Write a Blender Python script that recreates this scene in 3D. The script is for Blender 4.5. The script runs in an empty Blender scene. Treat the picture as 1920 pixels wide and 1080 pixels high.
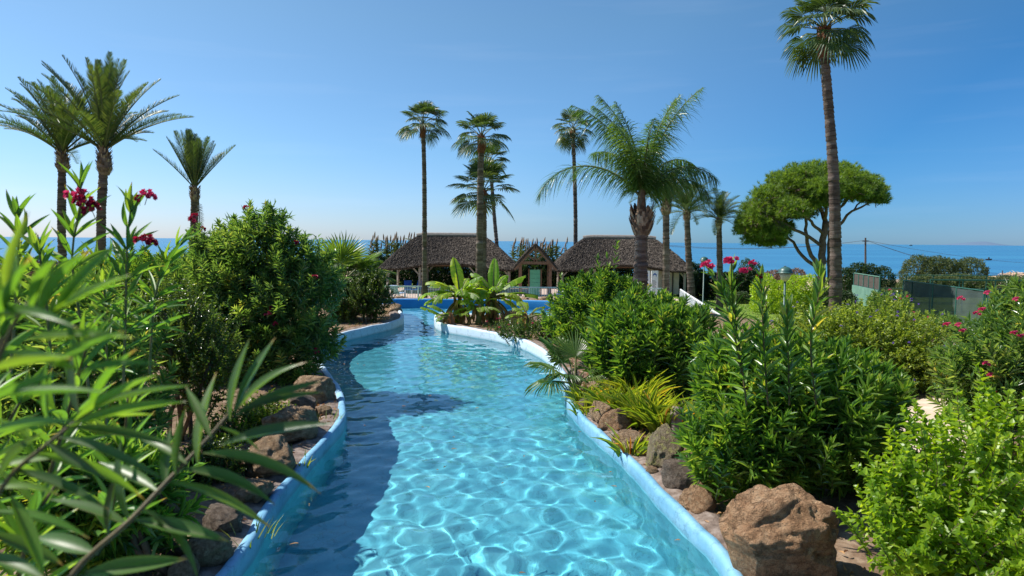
import bpy, math, random
import numpy as np
from mathutils import Vector, Matrix, Euler, noise as mnoise
random.seed(7); rng = np.random.default_rng(7)
R_ = math.radians
S = bpy.context.scene
COL = S.collection

# ------------------------------------------------------------------ camera, sky, sun, exposure
CAMZ = 2.4
cam = bpy.data.objects.new('camera', bpy.data.cameras.new('camera')); COL.objects.link(cam); S.camera = cam
CM = Matrix.Rotation(R_(90 - 3.93), 4, 'X') @ Matrix.Rotation(R_(0.5), 4, 'Z')
cam.matrix_world = Matrix.Translation((0, 0, CAMZ)) @ CM
cam.data.lens = 24; cam.data.sensor_width = 36; cam.data.clip_start = .05; cam.data.clip_end = 60000
cam.data.dof.use_dof = True; cam.data.dof.focus_distance = 12; cam.data.dof.aperture_fstop = 5.2

SUN_AZ, SUN_EL = -82, 51          # azimuth from the view direction (+Y), minus is left
w = bpy.data.worlds.new('World'); S.world = w; w.use_nodes = True
wn = w.node_tree.nodes; wl = w.node_tree.links; bg = wn['Background']
sky = wn.new('ShaderNodeTexSky'); sky.sky_type = 'NISHITA'; sky.sun_disc = False
sky.sun_elevation = R_(SUN_EL); sky.sun_rotation = R_(SUN_AZ)
sky.altitude = 0; sky.air_density = 1.0; sky.dust_density = 0.2; sky.ozone_density = 3.5
hs = wn.new('ShaderNodeHueSaturation'); hs.inputs['Saturation'].default_value = 1.1
wl.new(sky.outputs[0], hs.inputs['Color'])
tc = wn.new('ShaderNodeTexCoord'); mpg = wn.new('ShaderNodeMapping'); mpg.inputs['Scale'].default_value = (2.2, 2.2, 26)
nz = wn.new('ShaderNodeTexNoise'); nz.inputs['Scale'].default_value = 1.6; nz.inputs['Detail'].default_value = 5
rp = wn.new('ShaderNodeValToRGB'); rp.color_ramp.elements[0].position = .56; rp.color_ramp.elements[1].position = .8
rp.color_ramp.elements[1].color = (.03, .03, .03, 1)
sx = wn.new('ShaderNodeSeparateXYZ'); r2 = wn.new('ShaderNodeValToRGB')
for e, (p, c) in zip([r2.color_ramp.elements[0], r2.color_ramp.elements[1], r2.color_ramp.elements.new(.03), r2.color_ramp.elements.new(.1)],
                     [(0.0, 0), (.17, 0), (.03, 1), (.1, .8)]):
    e.position = p; e.color = (c, c, c, 1)
mm = wn.new('ShaderNodeMath'); mm.operation = 'MULTIPLY'
mx = wn.new('ShaderNodeMix'); mx.data_type = 'RGBA'; mx.inputs['B'].default_value = (8.2, 8.0, 8.0, 1)
wl.new(tc.outputs['Generated'], mpg.inputs[0]); wl.new(mpg.outputs[0], nz.inputs['Vector']); wl.new(nz.outputs[0], rp.inputs[0])
wl.new(tc.outputs['Generated'], sx.inputs[0]); wl.new(sx.outputs['Z'], r2.inputs[0])
wl.new(rp.outputs[0], mm.inputs[0]); wl.new(r2.outputs[0], mm.inputs[1])
wl.new(mm.outputs[0], mx.inputs['Factor']); 
tr_ = wn.new('ShaderNodeValToRGB')
for e, (p, c) in zip([tr_.color_ramp.elements[0], tr_.color_ramp.elements[1], tr_.color_ramp.elements.new(.12), tr_.color_ramp.elements.new(.3)],
                     [(0., (.64, .67, .95)), (.7, (.85, .92, .85)), (.12, (.68, .76, .86)), (.3, (.84, .86, .80))]): e.position = p; e.color = (*c, 1)
tm_ = wn.new('ShaderNodeMix'); tm_.data_type = 'RGBA'; tm_.blend_type = 'MULTIPLY'; tm_.inputs['Factor'].default_value = 1
wl.new(sx.outputs['Z'], tr_.inputs[0]); wl.new(hs.outputs[0], tm_.inputs['A']); wl.new(tr_.outputs[0], tm_.inputs['B'])
sun_v = (math.sin(R_(SUN_AZ)) * math.cos(R_(SUN_EL)), math.cos(R_(SUN_AZ)) * math.cos(R_(SUN_EL)), math.sin(R_(SUN_EL)))
dp_ = wn.new('ShaderNodeVectorMath'); dp_.operation = 'DOT_PRODUCT'; dp_.inputs[1].default_value = sun_v; wl.new(tc.outputs['Generated'], dp_.inputs[0])
ma_ = wn.new('ShaderNodeMapRange'); ma_.inputs[1].default_value = -.5; ma_.inputs[2].default_value = .6; wl.new(dp_.outputs['Value'], ma_.inputs[0])     # the clear sky is deepest away from the sun
tr2 = wn.new('ShaderNodeValToRGB')
for e, (p, c) in zip([tr2.color_ramp.elements[0], tr2.color_ramp.elements[1], tr2.color_ramp.elements.new(.35), tr2.color_ramp.elements.new(.62)], [(0., (.42, .56, .74)), (1., (1, 1, 1)), (.35, (.27, .56, .77)), (.62, (.72, .86, .94))]): e.position = p; e.color = (*c, 1)
tm2 = wn.new('ShaderNodeMix'); tm2.data_type = 'RGBA'; tm2.blend_type = 'MULTIPLY'; tm2.inputs['Factor'].default_value = 1
wl.new(ma_.outputs[0], tr2.inputs[0]); wl.new(tm_.outputs['Result'], tm2.inputs['A']); wl.new(tr2.outputs[0], tm2.inputs['B'])
wl.new(tm2.outputs['Result'], mx.inputs['A']); wl.new(mx.outputs['Result'], bg.inputs[0])
bg.inputs[1].default_value = 0.124

L = bpy.data.lights.new('sun', 'SUN'); L.energy = 5.0; L.angle = R_(.53); L.color = (1, .955, .88)
L.cycles.is_caustics_light = True
sun = bpy.data.objects.new('sun', L); COL.objects.link(sun)
sd = Vector((math.sin(R_(SUN_AZ)) * math.cos(R_(SUN_EL)), math.cos(R_(SUN_AZ)) * math.cos(R_(SUN_EL)), math.sin(R_(SUN_EL))))
sun.rotation_euler = sd.to_track_quat('Z', 'Y').to_euler()
S.view_settings.view_transform = 'Standard'; S.view_settings.look = 'None'
S.view_settings.exposure = 0.56; S.view_settings.gamma = 1.0; S.view_settings.use_curve_mapping = False
cy = S.cycles
S.render.engine = 'CYCLES'
cy.max_bounces = 7; cy.diffuse_bounces = 3; cy.glossy_bounces = 3; cy.transmission_bounces = 6; cy.transparent_max_bounces = 8
S.render.filter_size = 1.15; cy.use_denoising = True; cy.caustics_reflective = False; cy.caustics_refractive = True
cy.sample_clamp_indirect = 6; cy.sample_clamp_direct = 0
try: cy.denoiser = 'OPENIMAGEDENOISE'
except Exception: pass

# ------------------------------------------------------------------ picking places from the photograph (1920 x 1080)
def ray(px, py):
    d = CM.to_3x3() @ Vector(((px - 960) / 1280, (540 - py) / 1280, -1)); return d
def P(px, py, D):                 # point seen at a pixel, D metres away along the ground
    d = ray(px, py); return np.array([d.x / d.y * D, D, CAMZ + d.z / d.y * D])
def G(px, py, z=0.0):             # point seen at a pixel on the level plane z
    d = ray(px, py); t = (z - CAMZ) / d.z; return np.array([d.x * t, d.y * t, z])

# ------------------------------------------------------------------ geometry helpers
class Geo:
    def __init__(s): s.V = []; s.F = []; s.n = 0
    def add(s, V, F, var=None, mat=0):
        V = np.asarray(V, float).reshape(-1, 3); F = np.asarray(F, int)
        if len(F) == 0: return s
        if var is None: var = random.random()
        var = np.broadcast_to(np.asarray(var, float), (len(F),))
        s.V.append(V); s.F.append((F + s.n, var, mat)); s.n += len(V); return s
    def join(s, g, M=None, T=None, var=None):
        for_V = np.concatenate(g.V)
        if M is not None: for_V = for_V @ np.asarray(M).T
        if T is not None: for_V = for_V + T
        s.V.append(for_V)
        for F, v, m in g.F: s.F.append((F + s.n, v if var is None else np.full(len(F), var), m))
        s.n += len(for_V); return s
    def mesh(s, name, mats, smooth=False):
        m = bpy.data.meshes.new(name)
        V = np.concatenate(s.V).astype(np.float32)
        loops = []; starts = []; mi = []; vv = []; o = 0
        for F, v, k in s.F:
            n = F.shape[1]; loops.append(F.ravel()); starts.append(o + np.arange(len(F)) * n); o += F.size
            mi.append(np.full(len(F), k)); vv.append(v)
        loops = np.concatenate(loops).astype(np.int32); starts = np.concatenate(starts).astype(np.int32)
        mi = np.concatenate(mi).astype(np.int32); vv = np.concatenate(vv).astype(np.float32)
        m.vertices.add(len(V)); m.vertices.foreach_set('co', V.ravel())
        m.loops.add(len(loops)); m.loops.foreach_set('vertex_index', loops)
        m.polygons.add(len(starts)); m.polygons.foreach_set('loop_start', starts)
        m.polygons.foreach_set('material_index', mi)
        m.polygons.foreach_set('use_smooth', np.full(len(starts), smooth))
        m.update(calc_edges=True)
        a = m.attributes.new('var', 'FLOAT', 'FACE'); a.data.foreach_set('value', vv)
        for k in (mats if isinstance(mats, (list, tuple)) else [mats]): m.materials.append(k)
        return m

def link(name, data, parent=None, loc=None, rot=None, sc=None):
    o = bpy.data.objects.new(name, data); COL.objects.link(o)
    if parent is not None: o.parent = parent
    if loc is not None: o.location = loc
    if rot is not None: o.rotation_euler = rot
    if sc is not None: o.scale = (sc, sc, sc) if isinstance(sc, (int, float)) else sc
    return o
def tag(o, label=None, cat=None, group=None, kind=None):
    if label: o['label'] = label
    if cat: o['category'] = cat
    if group: o['group'] = group
    if kind: o['kind'] = kind
    return o
def thing(name, label, cat, loc=(0, 0, 0), group=None):
    o = link(name, None, loc=tuple(float(v) for v in loc)); o.empty_display_size = .1
    return tag(o, label, cat, group)
def unit(a): a = np.asarray(a, float); return a / np.maximum(np.linalg.norm(a, axis=-1, keepdims=True), 1e-9)
def frames(d, up, sx, sy, sz):    # matrices whose columns are side*sx, dir*sy, normal*sz
    d = unit(d); s = unit(np.cross(d, up)); n = np.cross(s, d)
    f = lambda v, k: v * np.broadcast_to(np.asarray(k, float), (len(d),))[:, None]
    return np.stack([f(s, sx), f(d, sy), f(n, sz)], -1)
def scatter(g, tpl, M, T, var=None, mat=0):
    tv, tf = tpl; N = len(T)
    V = np.einsum('nij,mj->nmi', M, tv) + T[:, None]
    if var is None: var = rng.random(N)
    var = np.repeat(np.broadcast_to(var, (N,)), 1)
    groups = tf if isinstance(tf, list) else [tf]
    base = (np.arange(N) * len(tv))
    n0 = g.n; g.V.append(V.reshape(-1, 3)); g.n += N * len(tv)
    for f in groups:
        f = np.asarray(f); FF = (f[None] + base[:, None, None]).reshape(-1, f.shape[1]) + n0
        g.F.append((FF, np.repeat(var, len(f)), mat))
    return g
def leaf_tpl(st, wd, fold=.12, bend=.12, tipbend=0.):    # leaf along +Y, folded on its midrib, bending down
    V = []; F3 = []; F4 = []; prev = None
    for t, w_ in zip(st, wd):
        z = -bend * t * t - tipbend * t ** 4
        if w_ < 1e-3: V.append((0, t, z)); cur = (len(V) - 1,)
        else:
            V += [(-w_ / 2, t, z + fold * w_ * .25), (0, t, z), (w_ / 2, t, z + fold * w_ * .25)]; cur = (len(V) - 3, len(V) - 2, len(V) - 1)
        if prev is not None:
            if len(prev) == 1: F3 += [(prev[0], cur[1], cur[0]), (prev[0], cur[2], cur[1])]
            elif len(cur) == 1: F3 += [(prev[0], prev[1], cur[0]), (prev[1], prev[2], cur[0])]
            else: F4 += [(prev[0], prev[1], cur[1], cur[0]), (prev[1], prev[2], cur[2], cur[1])]
        prev = cur
    fs = []
    if F4: fs.append(np.array(F4))
    if F3: fs.append(np.array(F3))
    return np.array(V, float), fs
LANCE = leaf_tpl([0, .18, .45, .75, 1], [.12, .72, 1, .62, 0], .5, .10)
LANCE_LO = leaf_tpl([0, .4, 1], [0, 1, 0], .5, .1)
OVATE = leaf_tpl([0, .12, .4, .75, 1], [.06, .7, 1, .5, 0], .9, .12, .08)
STRAP = leaf_tpl([0, .25, .5, .75, 1], [.8, 1, .9, .6, 0], .8, .45, .25)
BLADE = leaf_tpl([0, .5, 1], [1, .8, 0], .3, .35)
def tube(g, pts, rad, sides=6, var=None, mat=0, cap=True, ring=0.):
    pts = np.asarray(pts, float); n = len(pts); rad = np.broadcast_to(np.asarray(rad, float), (n,))
    tan = unit(np.gradient(pts, axis=0)); ref = np.array([0, 0, 1.]) if abs(tan[0][2]) < .9 else np.array([0, 1., 0])
    u = []; p = unit(np.cross(tan[0], ref))
    for t in tan: p = unit(p - t * np.dot(p, t)); u.append(p)
    u = np.array(u); v = np.cross(tan, u)
    a = np.linspace(0, 2 * math.pi, sides, endpoint=False)
    V = pts[:, None] + rad[:, None, None] * (np.cos(a)[None, :, None] * u[:, None] + np.sin(a)[None, :, None] * v[:, None])
    i = np.arange(n - 1)[:, None] * sides; j = np.arange(sides)[None]; k = (j + 1) % sides
    F = np.stack([i + j, i + k, i + sides + k, i + sides + j], -1).reshape(-1, 4)
    n0 = g.n; g.add(V, F, var, mat)
    if cap:
        g.F.append((np.array([list(range(sides))[::-1]]) + n0, np.array([.5]), mat)); g.F.append((np.array([list(range(sides))]) + n0 + (n - 1) * sides, np.array([.5]), mat))
    return g
BOXF = np.array([[0, 3, 2, 1], [4, 5, 6, 7], [0, 1, 5, 4], [1, 2, 6, 5], [2, 3, 7, 6], [3, 0, 4, 7]])
def box(g, a, b, var=None, mat=0, rz=0., at=(0, 0, 0)):
    x0, y0, z0 = a; x1, y1, z1 = b
    V = np.array([(x0, y0, z0), (x1, y0, z0), (x1, y1, z0), (x0, y1, z0), (x0, y0, z1), (x1, y0, z1), (x1, y1, z1), (x0, y1, z1)], float)
    c, s = math.cos(rz), math.sin(rz); V = V @ np.array([[c, -s, 0], [s, c, 0], [0, 0, 1]]).T + np.array(at, float)
    return g.add(V, BOXF, var, mat)
def bar(g, p, q, w_, h, var=None, mat=0):      # rectangular bar from p to q
    p = np.asarray(p, float); q = np.asarray(q, float); M = frames((q - p)[None], np.array([0, 0, 1.]) if abs(unit(q - p)[2]) < .95 else np.array([0, 1., 0]), w_ / 2, np.linalg.norm(q - p), h / 2)[0]
    V = np.array([(-1, 0, -1), (1, 0, -1), (1, 1, -1), (-1, 1, -1), (-1, 0, 1), (1, 0, 1), (1, 1, 1), (-1, 1, 1)], float) @ M.T + p
    return g.add(V, BOXF, var, mat)
def smooth_poly(pts, step, closed=True):
    pts = [np.array(p, float) for p in pts]; n = len(pts); out = []
    rngi = range(n) if closed else range(n - 1)
    for i in rngi:
        p0, p1, p2, p3 = (pts[(i - 1) % n], pts[i], pts[(i + 1) % n], pts[(i + 2) % n]) if closed else (pts[max(i - 1, 0)], pts[i], pts[i + 1], pts[min(i + 2, n - 1)])
        k = max(1, int(np.linalg.norm(p2 - p1) / step))
        for j in range(k):
            t = j / k
            out.append(.5 * (2 * p1 + (p2 - p0) * t + (2 * p0 - 5 * p1 + 4 * p2 - p3) * t * t + (3 * p1 - p0 - 3 * p2 + p3) * t ** 3))
    if not closed: out.append(pts[-1])
    return np.array(out)
def inside(px, py, poly):
    r = np.zeros(np.shape(px), bool); n = len(poly); j = n - 1
    for i in range(n):
        xi, yi = poly[i][:2]; xj, yj = poly[j][:2]
        c = ((yi > py) != (yj > py)) & (px < (xj - xi) * (py - yi) / (yj - yi + 1e-12) + xi); r ^= c; j = i
    return r
def dist_poly(px, py, poly):
    d = np.full(np.shape(px), 1e9); n = len(poly)
    for i in range(n):
        a = poly[i][:2]; b = poly[(i + 1) % n][:2]; e = b - a; L2 = e @ e + 1e-12
        t = np.clip(((px - a[0]) * e[0] + (py - a[1]) * e[1]) / L2, 0, 1)
        d = np.minimum(d, np.hypot(px - a[0] - t * e[0], py - a[1] - t * e[1]))
    return d
def sstep(a, b, x): t = np.clip((x - a) / (b - a), 0, 1); return t * t * (3 - 2 * t)
def vnoise(x, y, s, seed=0):
    X = np.asarray(x, float); o = np.zeros(X.shape); r = np.random.default_rng(seed)
    for k in range(7):
        a = r.random() * 6.3; f = s * (1 + k * .55); o = o + np.sin((X * math.cos(a) + y * math.sin(a)) * f + r.random() * 6.3 + 1.3 * np.sin(f * .6 * (X * math.sin(a) - y * math.cos(a)))) / (1 + k * .5)
    return o / 3.2

# ------------------------------------------------------------------ materials
def mat_new(name):
    m = bpy.data.materials.new(name); m.use_nodes = True; nt = m.node_tree
    return m, nt.nodes, nt.links, nt.nodes['Principled BSDF']
def ramp(n, stops):
    r = n.new('ShaderNodeValToRGB'); el = r.color_ramp.elements
    while len(el) < len(stops): el.new(.5)
    for e, (p, c) in zip(el, stops): e.position = p; e.color = (*c, 1)
    return r
def noise_mat(name, stops, scale=6., detail=6., rough=.85, bump=.3, bscale=None, dist=.02, coord='Object', stretch=None, spec=.3, metallic=0., nrough=.6, var_amt=0.):
    m, n, l, b = mat_new(name)
    t = n.new('ShaderNodeTexCoord'); mp = n.new('ShaderNodeMapping'); l.new(t.outputs[coord], mp.inputs[0])
    if stretch: mp.inputs['Scale'].default_value = stretch
    nz = n.new('ShaderNodeTexNoise'); nz.inputs['Scale'].default_value = scale; nz.inputs['Detail'].default_value = detail; nz.inputs['Roughness'].default_value = nrough
    l.new(mp.outputs[0], nz.inputs['Vector']); r = ramp(n, stops); src = nz.outputs[0]
    if var_amt:
        at = n.new('ShaderNodeAttribute'); at.attribute_name = 'var'
        a1 = n.new('ShaderNodeMath'); a1.operation = 'MULTIPLY_ADD'; a1.inputs[1].default_value = var_amt; a1.inputs[2].default_value = -var_amt / 2
        a2 = n.new('ShaderNodeMath'); a2.operation = 'ADD'; l.new(at.outputs['Fac'], a1.inputs[0]); l.new(src, a2.inputs[0]); l.new(a1.outputs[0], a2.inputs[1]); src = a2.outputs[0]
    l.new(src, r.inputs[0]); l.new(r.outputs[0], b.inputs['Base Color'])
    b.inputs['Roughness'].default_value = rough; b.inputs['Specular IOR Level'].default_value = spec; b.inputs['Metallic'].default_value = metallic
    if bump:
        nb = n.new('ShaderNodeTexNoise'); nb.inputs['Scale'].default_value = bscale or scale * 3; nb.inputs['Detail'].default_value = 8; nb.inputs['Roughness'].default_value = .65
        l.new(mp.outputs[0], nb.inputs['Vector']); bp = n.new('ShaderNodeBump'); bp.inputs['Strength'].default_value = bump; bp.inputs['Distance'].default_value = dist
        l.new(nb.outputs[0], bp.inputs['Height']); l.new(bp.outputs[0], b.inputs['Normal'])
    return m
def leaf_mat(name, dark, mid, light, trans=.4, rough=.38, tcol=None, spec=.5, dry=None, tips=False):
    m, n, l, b = mat_new(name)
    at = n.new('ShaderNodeAttribute'); at.attribute_name = 'var'; oi = n.new('ShaderNodeObjectInfo')
    a1 = n.new('ShaderNodeMath'); a1.operation = 'MULTIPLY_ADD'; a1.inputs[1].default_value = .42; l.new(oi.outputs['Random'], a1.inputs[0])
    a2 = n.new('ShaderNodeMath'); a2.operation = 'MULTIPLY'; a2.inputs[1].default_value = .62; l.new(at.outputs['Fac'], a2.inputs[0]); l.new(a2.outputs[0], a1.inputs[2])
    st = [(0, dark), (.5, mid), (.97, light)]
    if dry: st = [(0, dark), (.48, mid), (.9, light), (1., dry)]
    r = ramp(n, st); l.new(a1.outputs[0], r.inputs[0])
    tcx = n.new('ShaderNodeTexCoord'); nz = n.new('ShaderNodeTexNoise'); nz.inputs['Scale'].default_value = 30; l.new(tcx.outputs['Object'], nz.inputs['Vector'])
    mul = n.new('ShaderNodeMix'); mul.data_type = 'RGBA'; mul.blend_type = 'MULTIPLY'; mul.inputs['Factor'].default_value = .35
    l.new(r.outputs[0], mul.inputs['A']); l.new(nz.outputs[0], mul.inputs['B'])
    colour = mul.outputs['Result']
    if tips:                       # side veins, brown tips and a few dry specks on leaves seen close
        sp = n.new('ShaderNodeSeparateXYZ'); l.new(tcx.outputs['Object'], sp.inputs[0]); ax = n.new('ShaderNodeMath'); ax.operation = 'ABSOLUTE'; l.new(sp.outputs['X'], ax.inputs[0])
        v1 = n.new('ShaderNodeMath'); v1.operation = 'MULTIPLY_ADD'; v1.inputs[1].default_value = -.25; l.new(ax.outputs[0], v1.inputs[0]); l.new(sp.outputs['Y'], v1.inputs[2])
        v2 = n.new('ShaderNodeMath'); v2.operation = 'MULTIPLY'; v2.inputs[1].default_value = 230; l.new(v1.outputs[0], v2.inputs[0]); v3 = n.new('ShaderNodeMath'); v3.operation = 'SINE'; l.new(v2.outputs[0], v3.inputs[0])
        vr = n.new('ShaderNodeMapRange'); vr.inputs[1].default_value = -1; vr.inputs[3].default_value = .86; vr.inputs[4].default_value = 1.06; l.new(v3.outputs[0], vr.inputs[0])
        vm = n.new('ShaderNodeMix'); vm.data_type = 'RGBA'; vm.blend_type = 'MULTIPLY'; vm.inputs['Factor'].default_value = 1; l.new(colour, vm.inputs['A']); l.new(vr.outputs[0], vm.inputs['B'])
        nt_ = n.new('ShaderNodeTexNoise'); nt_.inputs['Scale'].default_value = 7; l.new(tcx.outputs['Object'], nt_.inputs['Vector'])
        ta = n.new('ShaderNodeMath'); ta.operation = 'MULTIPLY_ADD'; ta.inputs[1].default_value = .22; l.new(nt_.outputs[0], ta.inputs[0]); l.new(sp.outputs['Y'], ta.inputs[2])
        tb = n.new('ShaderNodeMath'); tb.operation = 'MULTIPLY_ADD'; tb.inputs[1].default_value = .12; l.new(oi.outputs['Random'], tb.inputs[0]); l.new(ta.outputs[0], tb.inputs[2])
        tr_p = ramp(n, [(0, (0, 0, 0)), (.5, (1, 1, 1))]); mr_ = n.new('ShaderNodeMapRange'); mr_.inputs[1].default_value = 1.08; mr_.inputs[2].default_value = 1.16; l.new(tb.outputs[0], mr_.inputs[0])
        tm2_ = n.new('ShaderNodeMix'); tm2_.data_type = 'RGBA'; tm2_.inputs['B'].default_value = (.3, .2, .07, 1); l.new(mr_.outputs[0], tm2_.inputs['Factor']); l.new(vm.outputs['Result'], tm2_.inputs['A']); colour = tm2_.outputs['Result']
    l.new(colour, b.inputs['Base Color']); b.inputs['Roughness'].default_value = rough; b.inputs['Specular IOR Level'].default_value = spec
    tr = n.new('ShaderNodeBsdfTranslucent'); tm = n.new('ShaderNodeMix'); tm.data_type = 'RGBA'; tm.blend_type = 'MULTIPLY'; tm.inputs['Factor'].default_value = 1
    tm.inputs['B'].default_value = (*(tcol or (2.6, 2.4, .9)), 1); tm.clamp_result = True
    l.new(colour, tm.inputs['A']); l.new(tm.outputs['Result'], tr.inputs[0])
    ms = n.new('ShaderNodeMixShader'); ms.inputs[0].default_value = trans; l.new(b.outputs[0], ms.inputs[1]); l.new(tr.outputs[0], ms.inputs[2])
    l.new(ms.outputs[0], n['Material Output'].inputs[0]); return m
M = {}
M['oleander'] = leaf_mat('oleander_leaf', (.035, .1, .022), (.105, .23, .037), (.28, .4, .065), .42, .3, spec=.8, dry=(.5, .42, .08))
M['oleander_near'] = leaf_mat('oleander_near_leaf', (.06, .15, .03), (.11, .24, .035), (.24, .36, .05), .44, .4, (2.4, 2.3, .75), tips=True)
M['oleander_dark'] = leaf_mat('dark_oleander_leaf', (.05, .115, .035), (.12, .235, .06), (.3, .4, .12), .4, .28, spec=.8, dry=(.5, .4, .1))
M['oleander_olive'] = leaf_mat('oleander_lower_leaf', (.04, .09, .022), (.07, .145, .03), (.13, .22, .045), .32, .4, tips=True)  # dark olive leaf tone of the near branches
M['smallleaf'] = leaf_mat('small_leaf', (.022, .055, .014), (.06, .12, .02), (.17, .23, .04), .38, .3)
M['hedge'] = leaf_mat('hedge_leaf', (.06, .105, .02), (.15, .235, .033), (.34, .41, .07), .42, .45)
M['lime'] = leaf_mat('lime_leaf', (.1, .2, .015), (.22, .36, .022), (.38, .49, .045), .45, .38)
M['palm'] = leaf_mat('palm_leaf', (.022, .05, .018), (.05, .095, .03), (.12, .16, .045), .3, .38)
M['palmlight'] = leaf_mat('palm_leaf_light', (.05, .1, .02), (.09, .17, .03), (.2, .26, .06), .4, .38)
M['queen'] = leaf_mat('queen_palm_leaf', (.035, .09, .02), (.07, .15, .03), (.15, .24, .06), .36, .3)
M['banana'] = leaf_mat('banana_leaf', (.1, .22, .025), (.22, .36, .03), (.42, .46, .06), .58, .45)
M['deadleaf'] = leaf_mat('dead_leaf', (.2, .09, .035), (.42, .21, .09), (.6, .38, .15), .25, .7, (1.2, 1, .7))
M['strap'] = leaf_mat('strap_leaf', (.09, .17, .02), (.2, .3, .03), (.42, .42, .05), .45, .35, dry=(.5, .22, .05))
M['grass'] = leaf_mat('grass_blade', (.05, .1, .015), (.12, .2, .03), (.28, .3, .08), .4, .45)
M['pine'] = leaf_mat('pine_needle', (.035, .085, .013), (.095, .18, .025), (.2, .3, .045), .38, .5)
M['reed'] = leaf_mat('reed_leaf', (.06, .09, .035), (.12, .15, .06), (.25, .26, .12), .3, .5)
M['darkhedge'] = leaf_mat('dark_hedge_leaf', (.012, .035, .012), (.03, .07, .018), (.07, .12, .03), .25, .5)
M['greyleaf'] = leaf_mat('grey_green_leaf', (.04, .065, .03), (.09, .13, .055), (.19, .22, .1), .3, .5)
M['plume'] = noise_mat('reed_plume', [(.3, (.16, .1, .07)), (.7, (.36, .25, .17))], 8, bump=0)
M['pink'] = leaf_mat('pink_petal', (.5, .02, .12), (.72, .06, .2), (.85, .2, .36), .35, .5, (1.3, .6, .8))
M['crimson'] = leaf_mat('crimson_petal', (.2, .01, .03), (.4, .02, .07), (.6, .05, .13), .3, .5, (1.3, .5, .6))
M['purple'] = leaf_mat('purple_petal', (.2, .1, .5), (.28, .16, .6), (.4, .26, .7), .3, .5, (1, .8, 1.2))
M['twig'] = noise_mat('twig_bark', [(.3, (.1, .06, .035)), (.7, (.2, .14, .08))], 30, bump=.3)
M['stemgreen'] = noise_mat('green_stem', [(.3, (.07, .12, .03)), (.7, (.16, .14, .06))], 20, bump=0, rough=.5)
M['stembrown'] = noise_mat('brown_stem', [(.3, (.06, .05, .02)), (.7, (.14, .1, .035))], 20, bump=.1, rough=.5)
M['trunk'] = noise_mat('palm_trunk', [(.25, (.065, .044, .034)), (.5, (.14, .1, .08)), (.75, (.235, .185, .155))], 3, stretch=(1, 1, 6), bump=.8, dist=.03, var_amt=.35)
M['boots'] = noise_mat('palm_boots', [(.25, (.09, .05, .03)), (.5, (.24, .16, .1)), (.75, (.42, .32, .22))], 6, bump=.6, var_amt=.6)
M['redfibre'] = noise_mat('palm_fibre', [(.3, (.12, .04, .02)), (.7, (.27, .1, .05))], 10, bump=.6, var_amt=.4)
M['pinebark'] = noise_mat('pine_bark', [(.3, (.09, .055, .04)), (.7, (.22, .15, .11))], 5, bump=.8, dist=.04)
M['thatch'] = noise_mat('thatch_straw', [(.2, (.028, .022, .018)), (.5, (.085, .068, .055)), (.8, (.17, .142, .115))], 14, bump=.8, dist=.05, rough=.95, var_amt=.9)
M['ridge'] = noise_mat('ridge_cap', [(.3, (.17, .15, .13)), (.7, (.32, .29, .26))], 6, bump=.4, rough=.9)
M['wood'] = noise_mat('brown_timber', [(.3, (.13, .07, .04)), (.7, (.27, .16, .1))], 5, stretch=(4, 4, 1), bump=.4)
M['palewood'] = noise_mat('pale_timber', [(.3, (.28, .25, .2)), (.7, (.42, .38, .32))], 5, stretch=(4, 4, 1), bump=.3)
M['cream'] = noise_mat('cream_render', [(.3, (.46, .41, .3)), (.7, (.56, .5, .38))], 3, bump=.2)
M['white'] = noise_mat('white_paint', [(.3, (.7, .71, .72)), (.7, (.82, .82, .82))], 4, bump=.05, rough=.4)
M['blueplastic'] = noise_mat('blue_plastic', [(.3, (.02, .08, .32)), (.7, (.04, .13, .42))], 4, bump=0, rough=.4)
M['bluewhite'] = noise_mat('blue_weave', [(.35, (.06, .16, .42)), (.65, (.55, .62, .72))], 9, bump=0, rough=.6)
M['lampgreen'] = noise_mat('lamp_green_metal', [(.3, (.022, .075, .065)), (.7, (.045, .11, .095))], 5, bump=.05, rough=.4, spec=.5)
M['lampglass'] = noise_mat('lamp_cream_glass', [(.3, (.62, .5, .3)), (.7, (.72, .6, .38))], 5, bump=0, rough=.3)
M['courtgreen'] = noise_mat('court_green_paint', [(.3, (.02, .085, .065)), (.7, (.04, .12, .095))], 5, bump=.05, rough=.5)
M['courtwall'] = noise_mat('green_painted_wall', [(.3, (.1, .2, .155)), (.7, (.15, .27, .21))], 1.5, bump=.1, rough=.7)
M['boardgreen'] = noise_mat('green_board', [(.3, (.1, .42, .24)), (.7, (.16, .5, .3))], 3, bump=.1, rough=.5)
M['paving'] = noise_mat('pink_paving', [(.3, (.46, .33, .27)), (.7, (.62, .48, .4))], 2, bump=.1)
M['path'] = noise_mat('sandy_path', [(.3, (.5, .37, .27)), (.7, (.66, .53, .4))], 4, bump=.3, dist=.01)
M['concrete'] = noise_mat('grey_concrete', [(.3, (.4, .38, .36)), (.7, (.55, .53, .5))], 4, bump=.2)
M['dirtstrip'] = noise_mat('mortar_strip', [(.3, (.09, .065, .05)), (.5, (.2, .15, .12)), (.75, (.36, .3, .26))], 9, bump=.7, dist=.03, bscale=22)
M['pole'] = noise_mat('dark_pole', [(.3, (.05, .04, .035)), (.7, (.1, .08, .07))], 5, bump=.2)
M['straw'] = noise_mat('pale_straw', [(.3, (.36, .25, .16)), (.7, (.58, .43, .3))], 8, bump=.5, var_amt=.5)
M['lightred'] = noise_mat('faded_red', [(.3, (.5, .08, .06)), (.7, (.6, .12, .08))], 4, bump=0)
M['yellow'] = noise_mat('yellow_print', [(.3, (.8, .55, .04)), (.7, (.85, .6, .05))], 4, bump=0)
M['blueprint'] = noise_mat('blue_print', [(.3, (.03, .09, .36)), (.7, (.04, .11, .42))], 4, bump=0)
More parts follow.
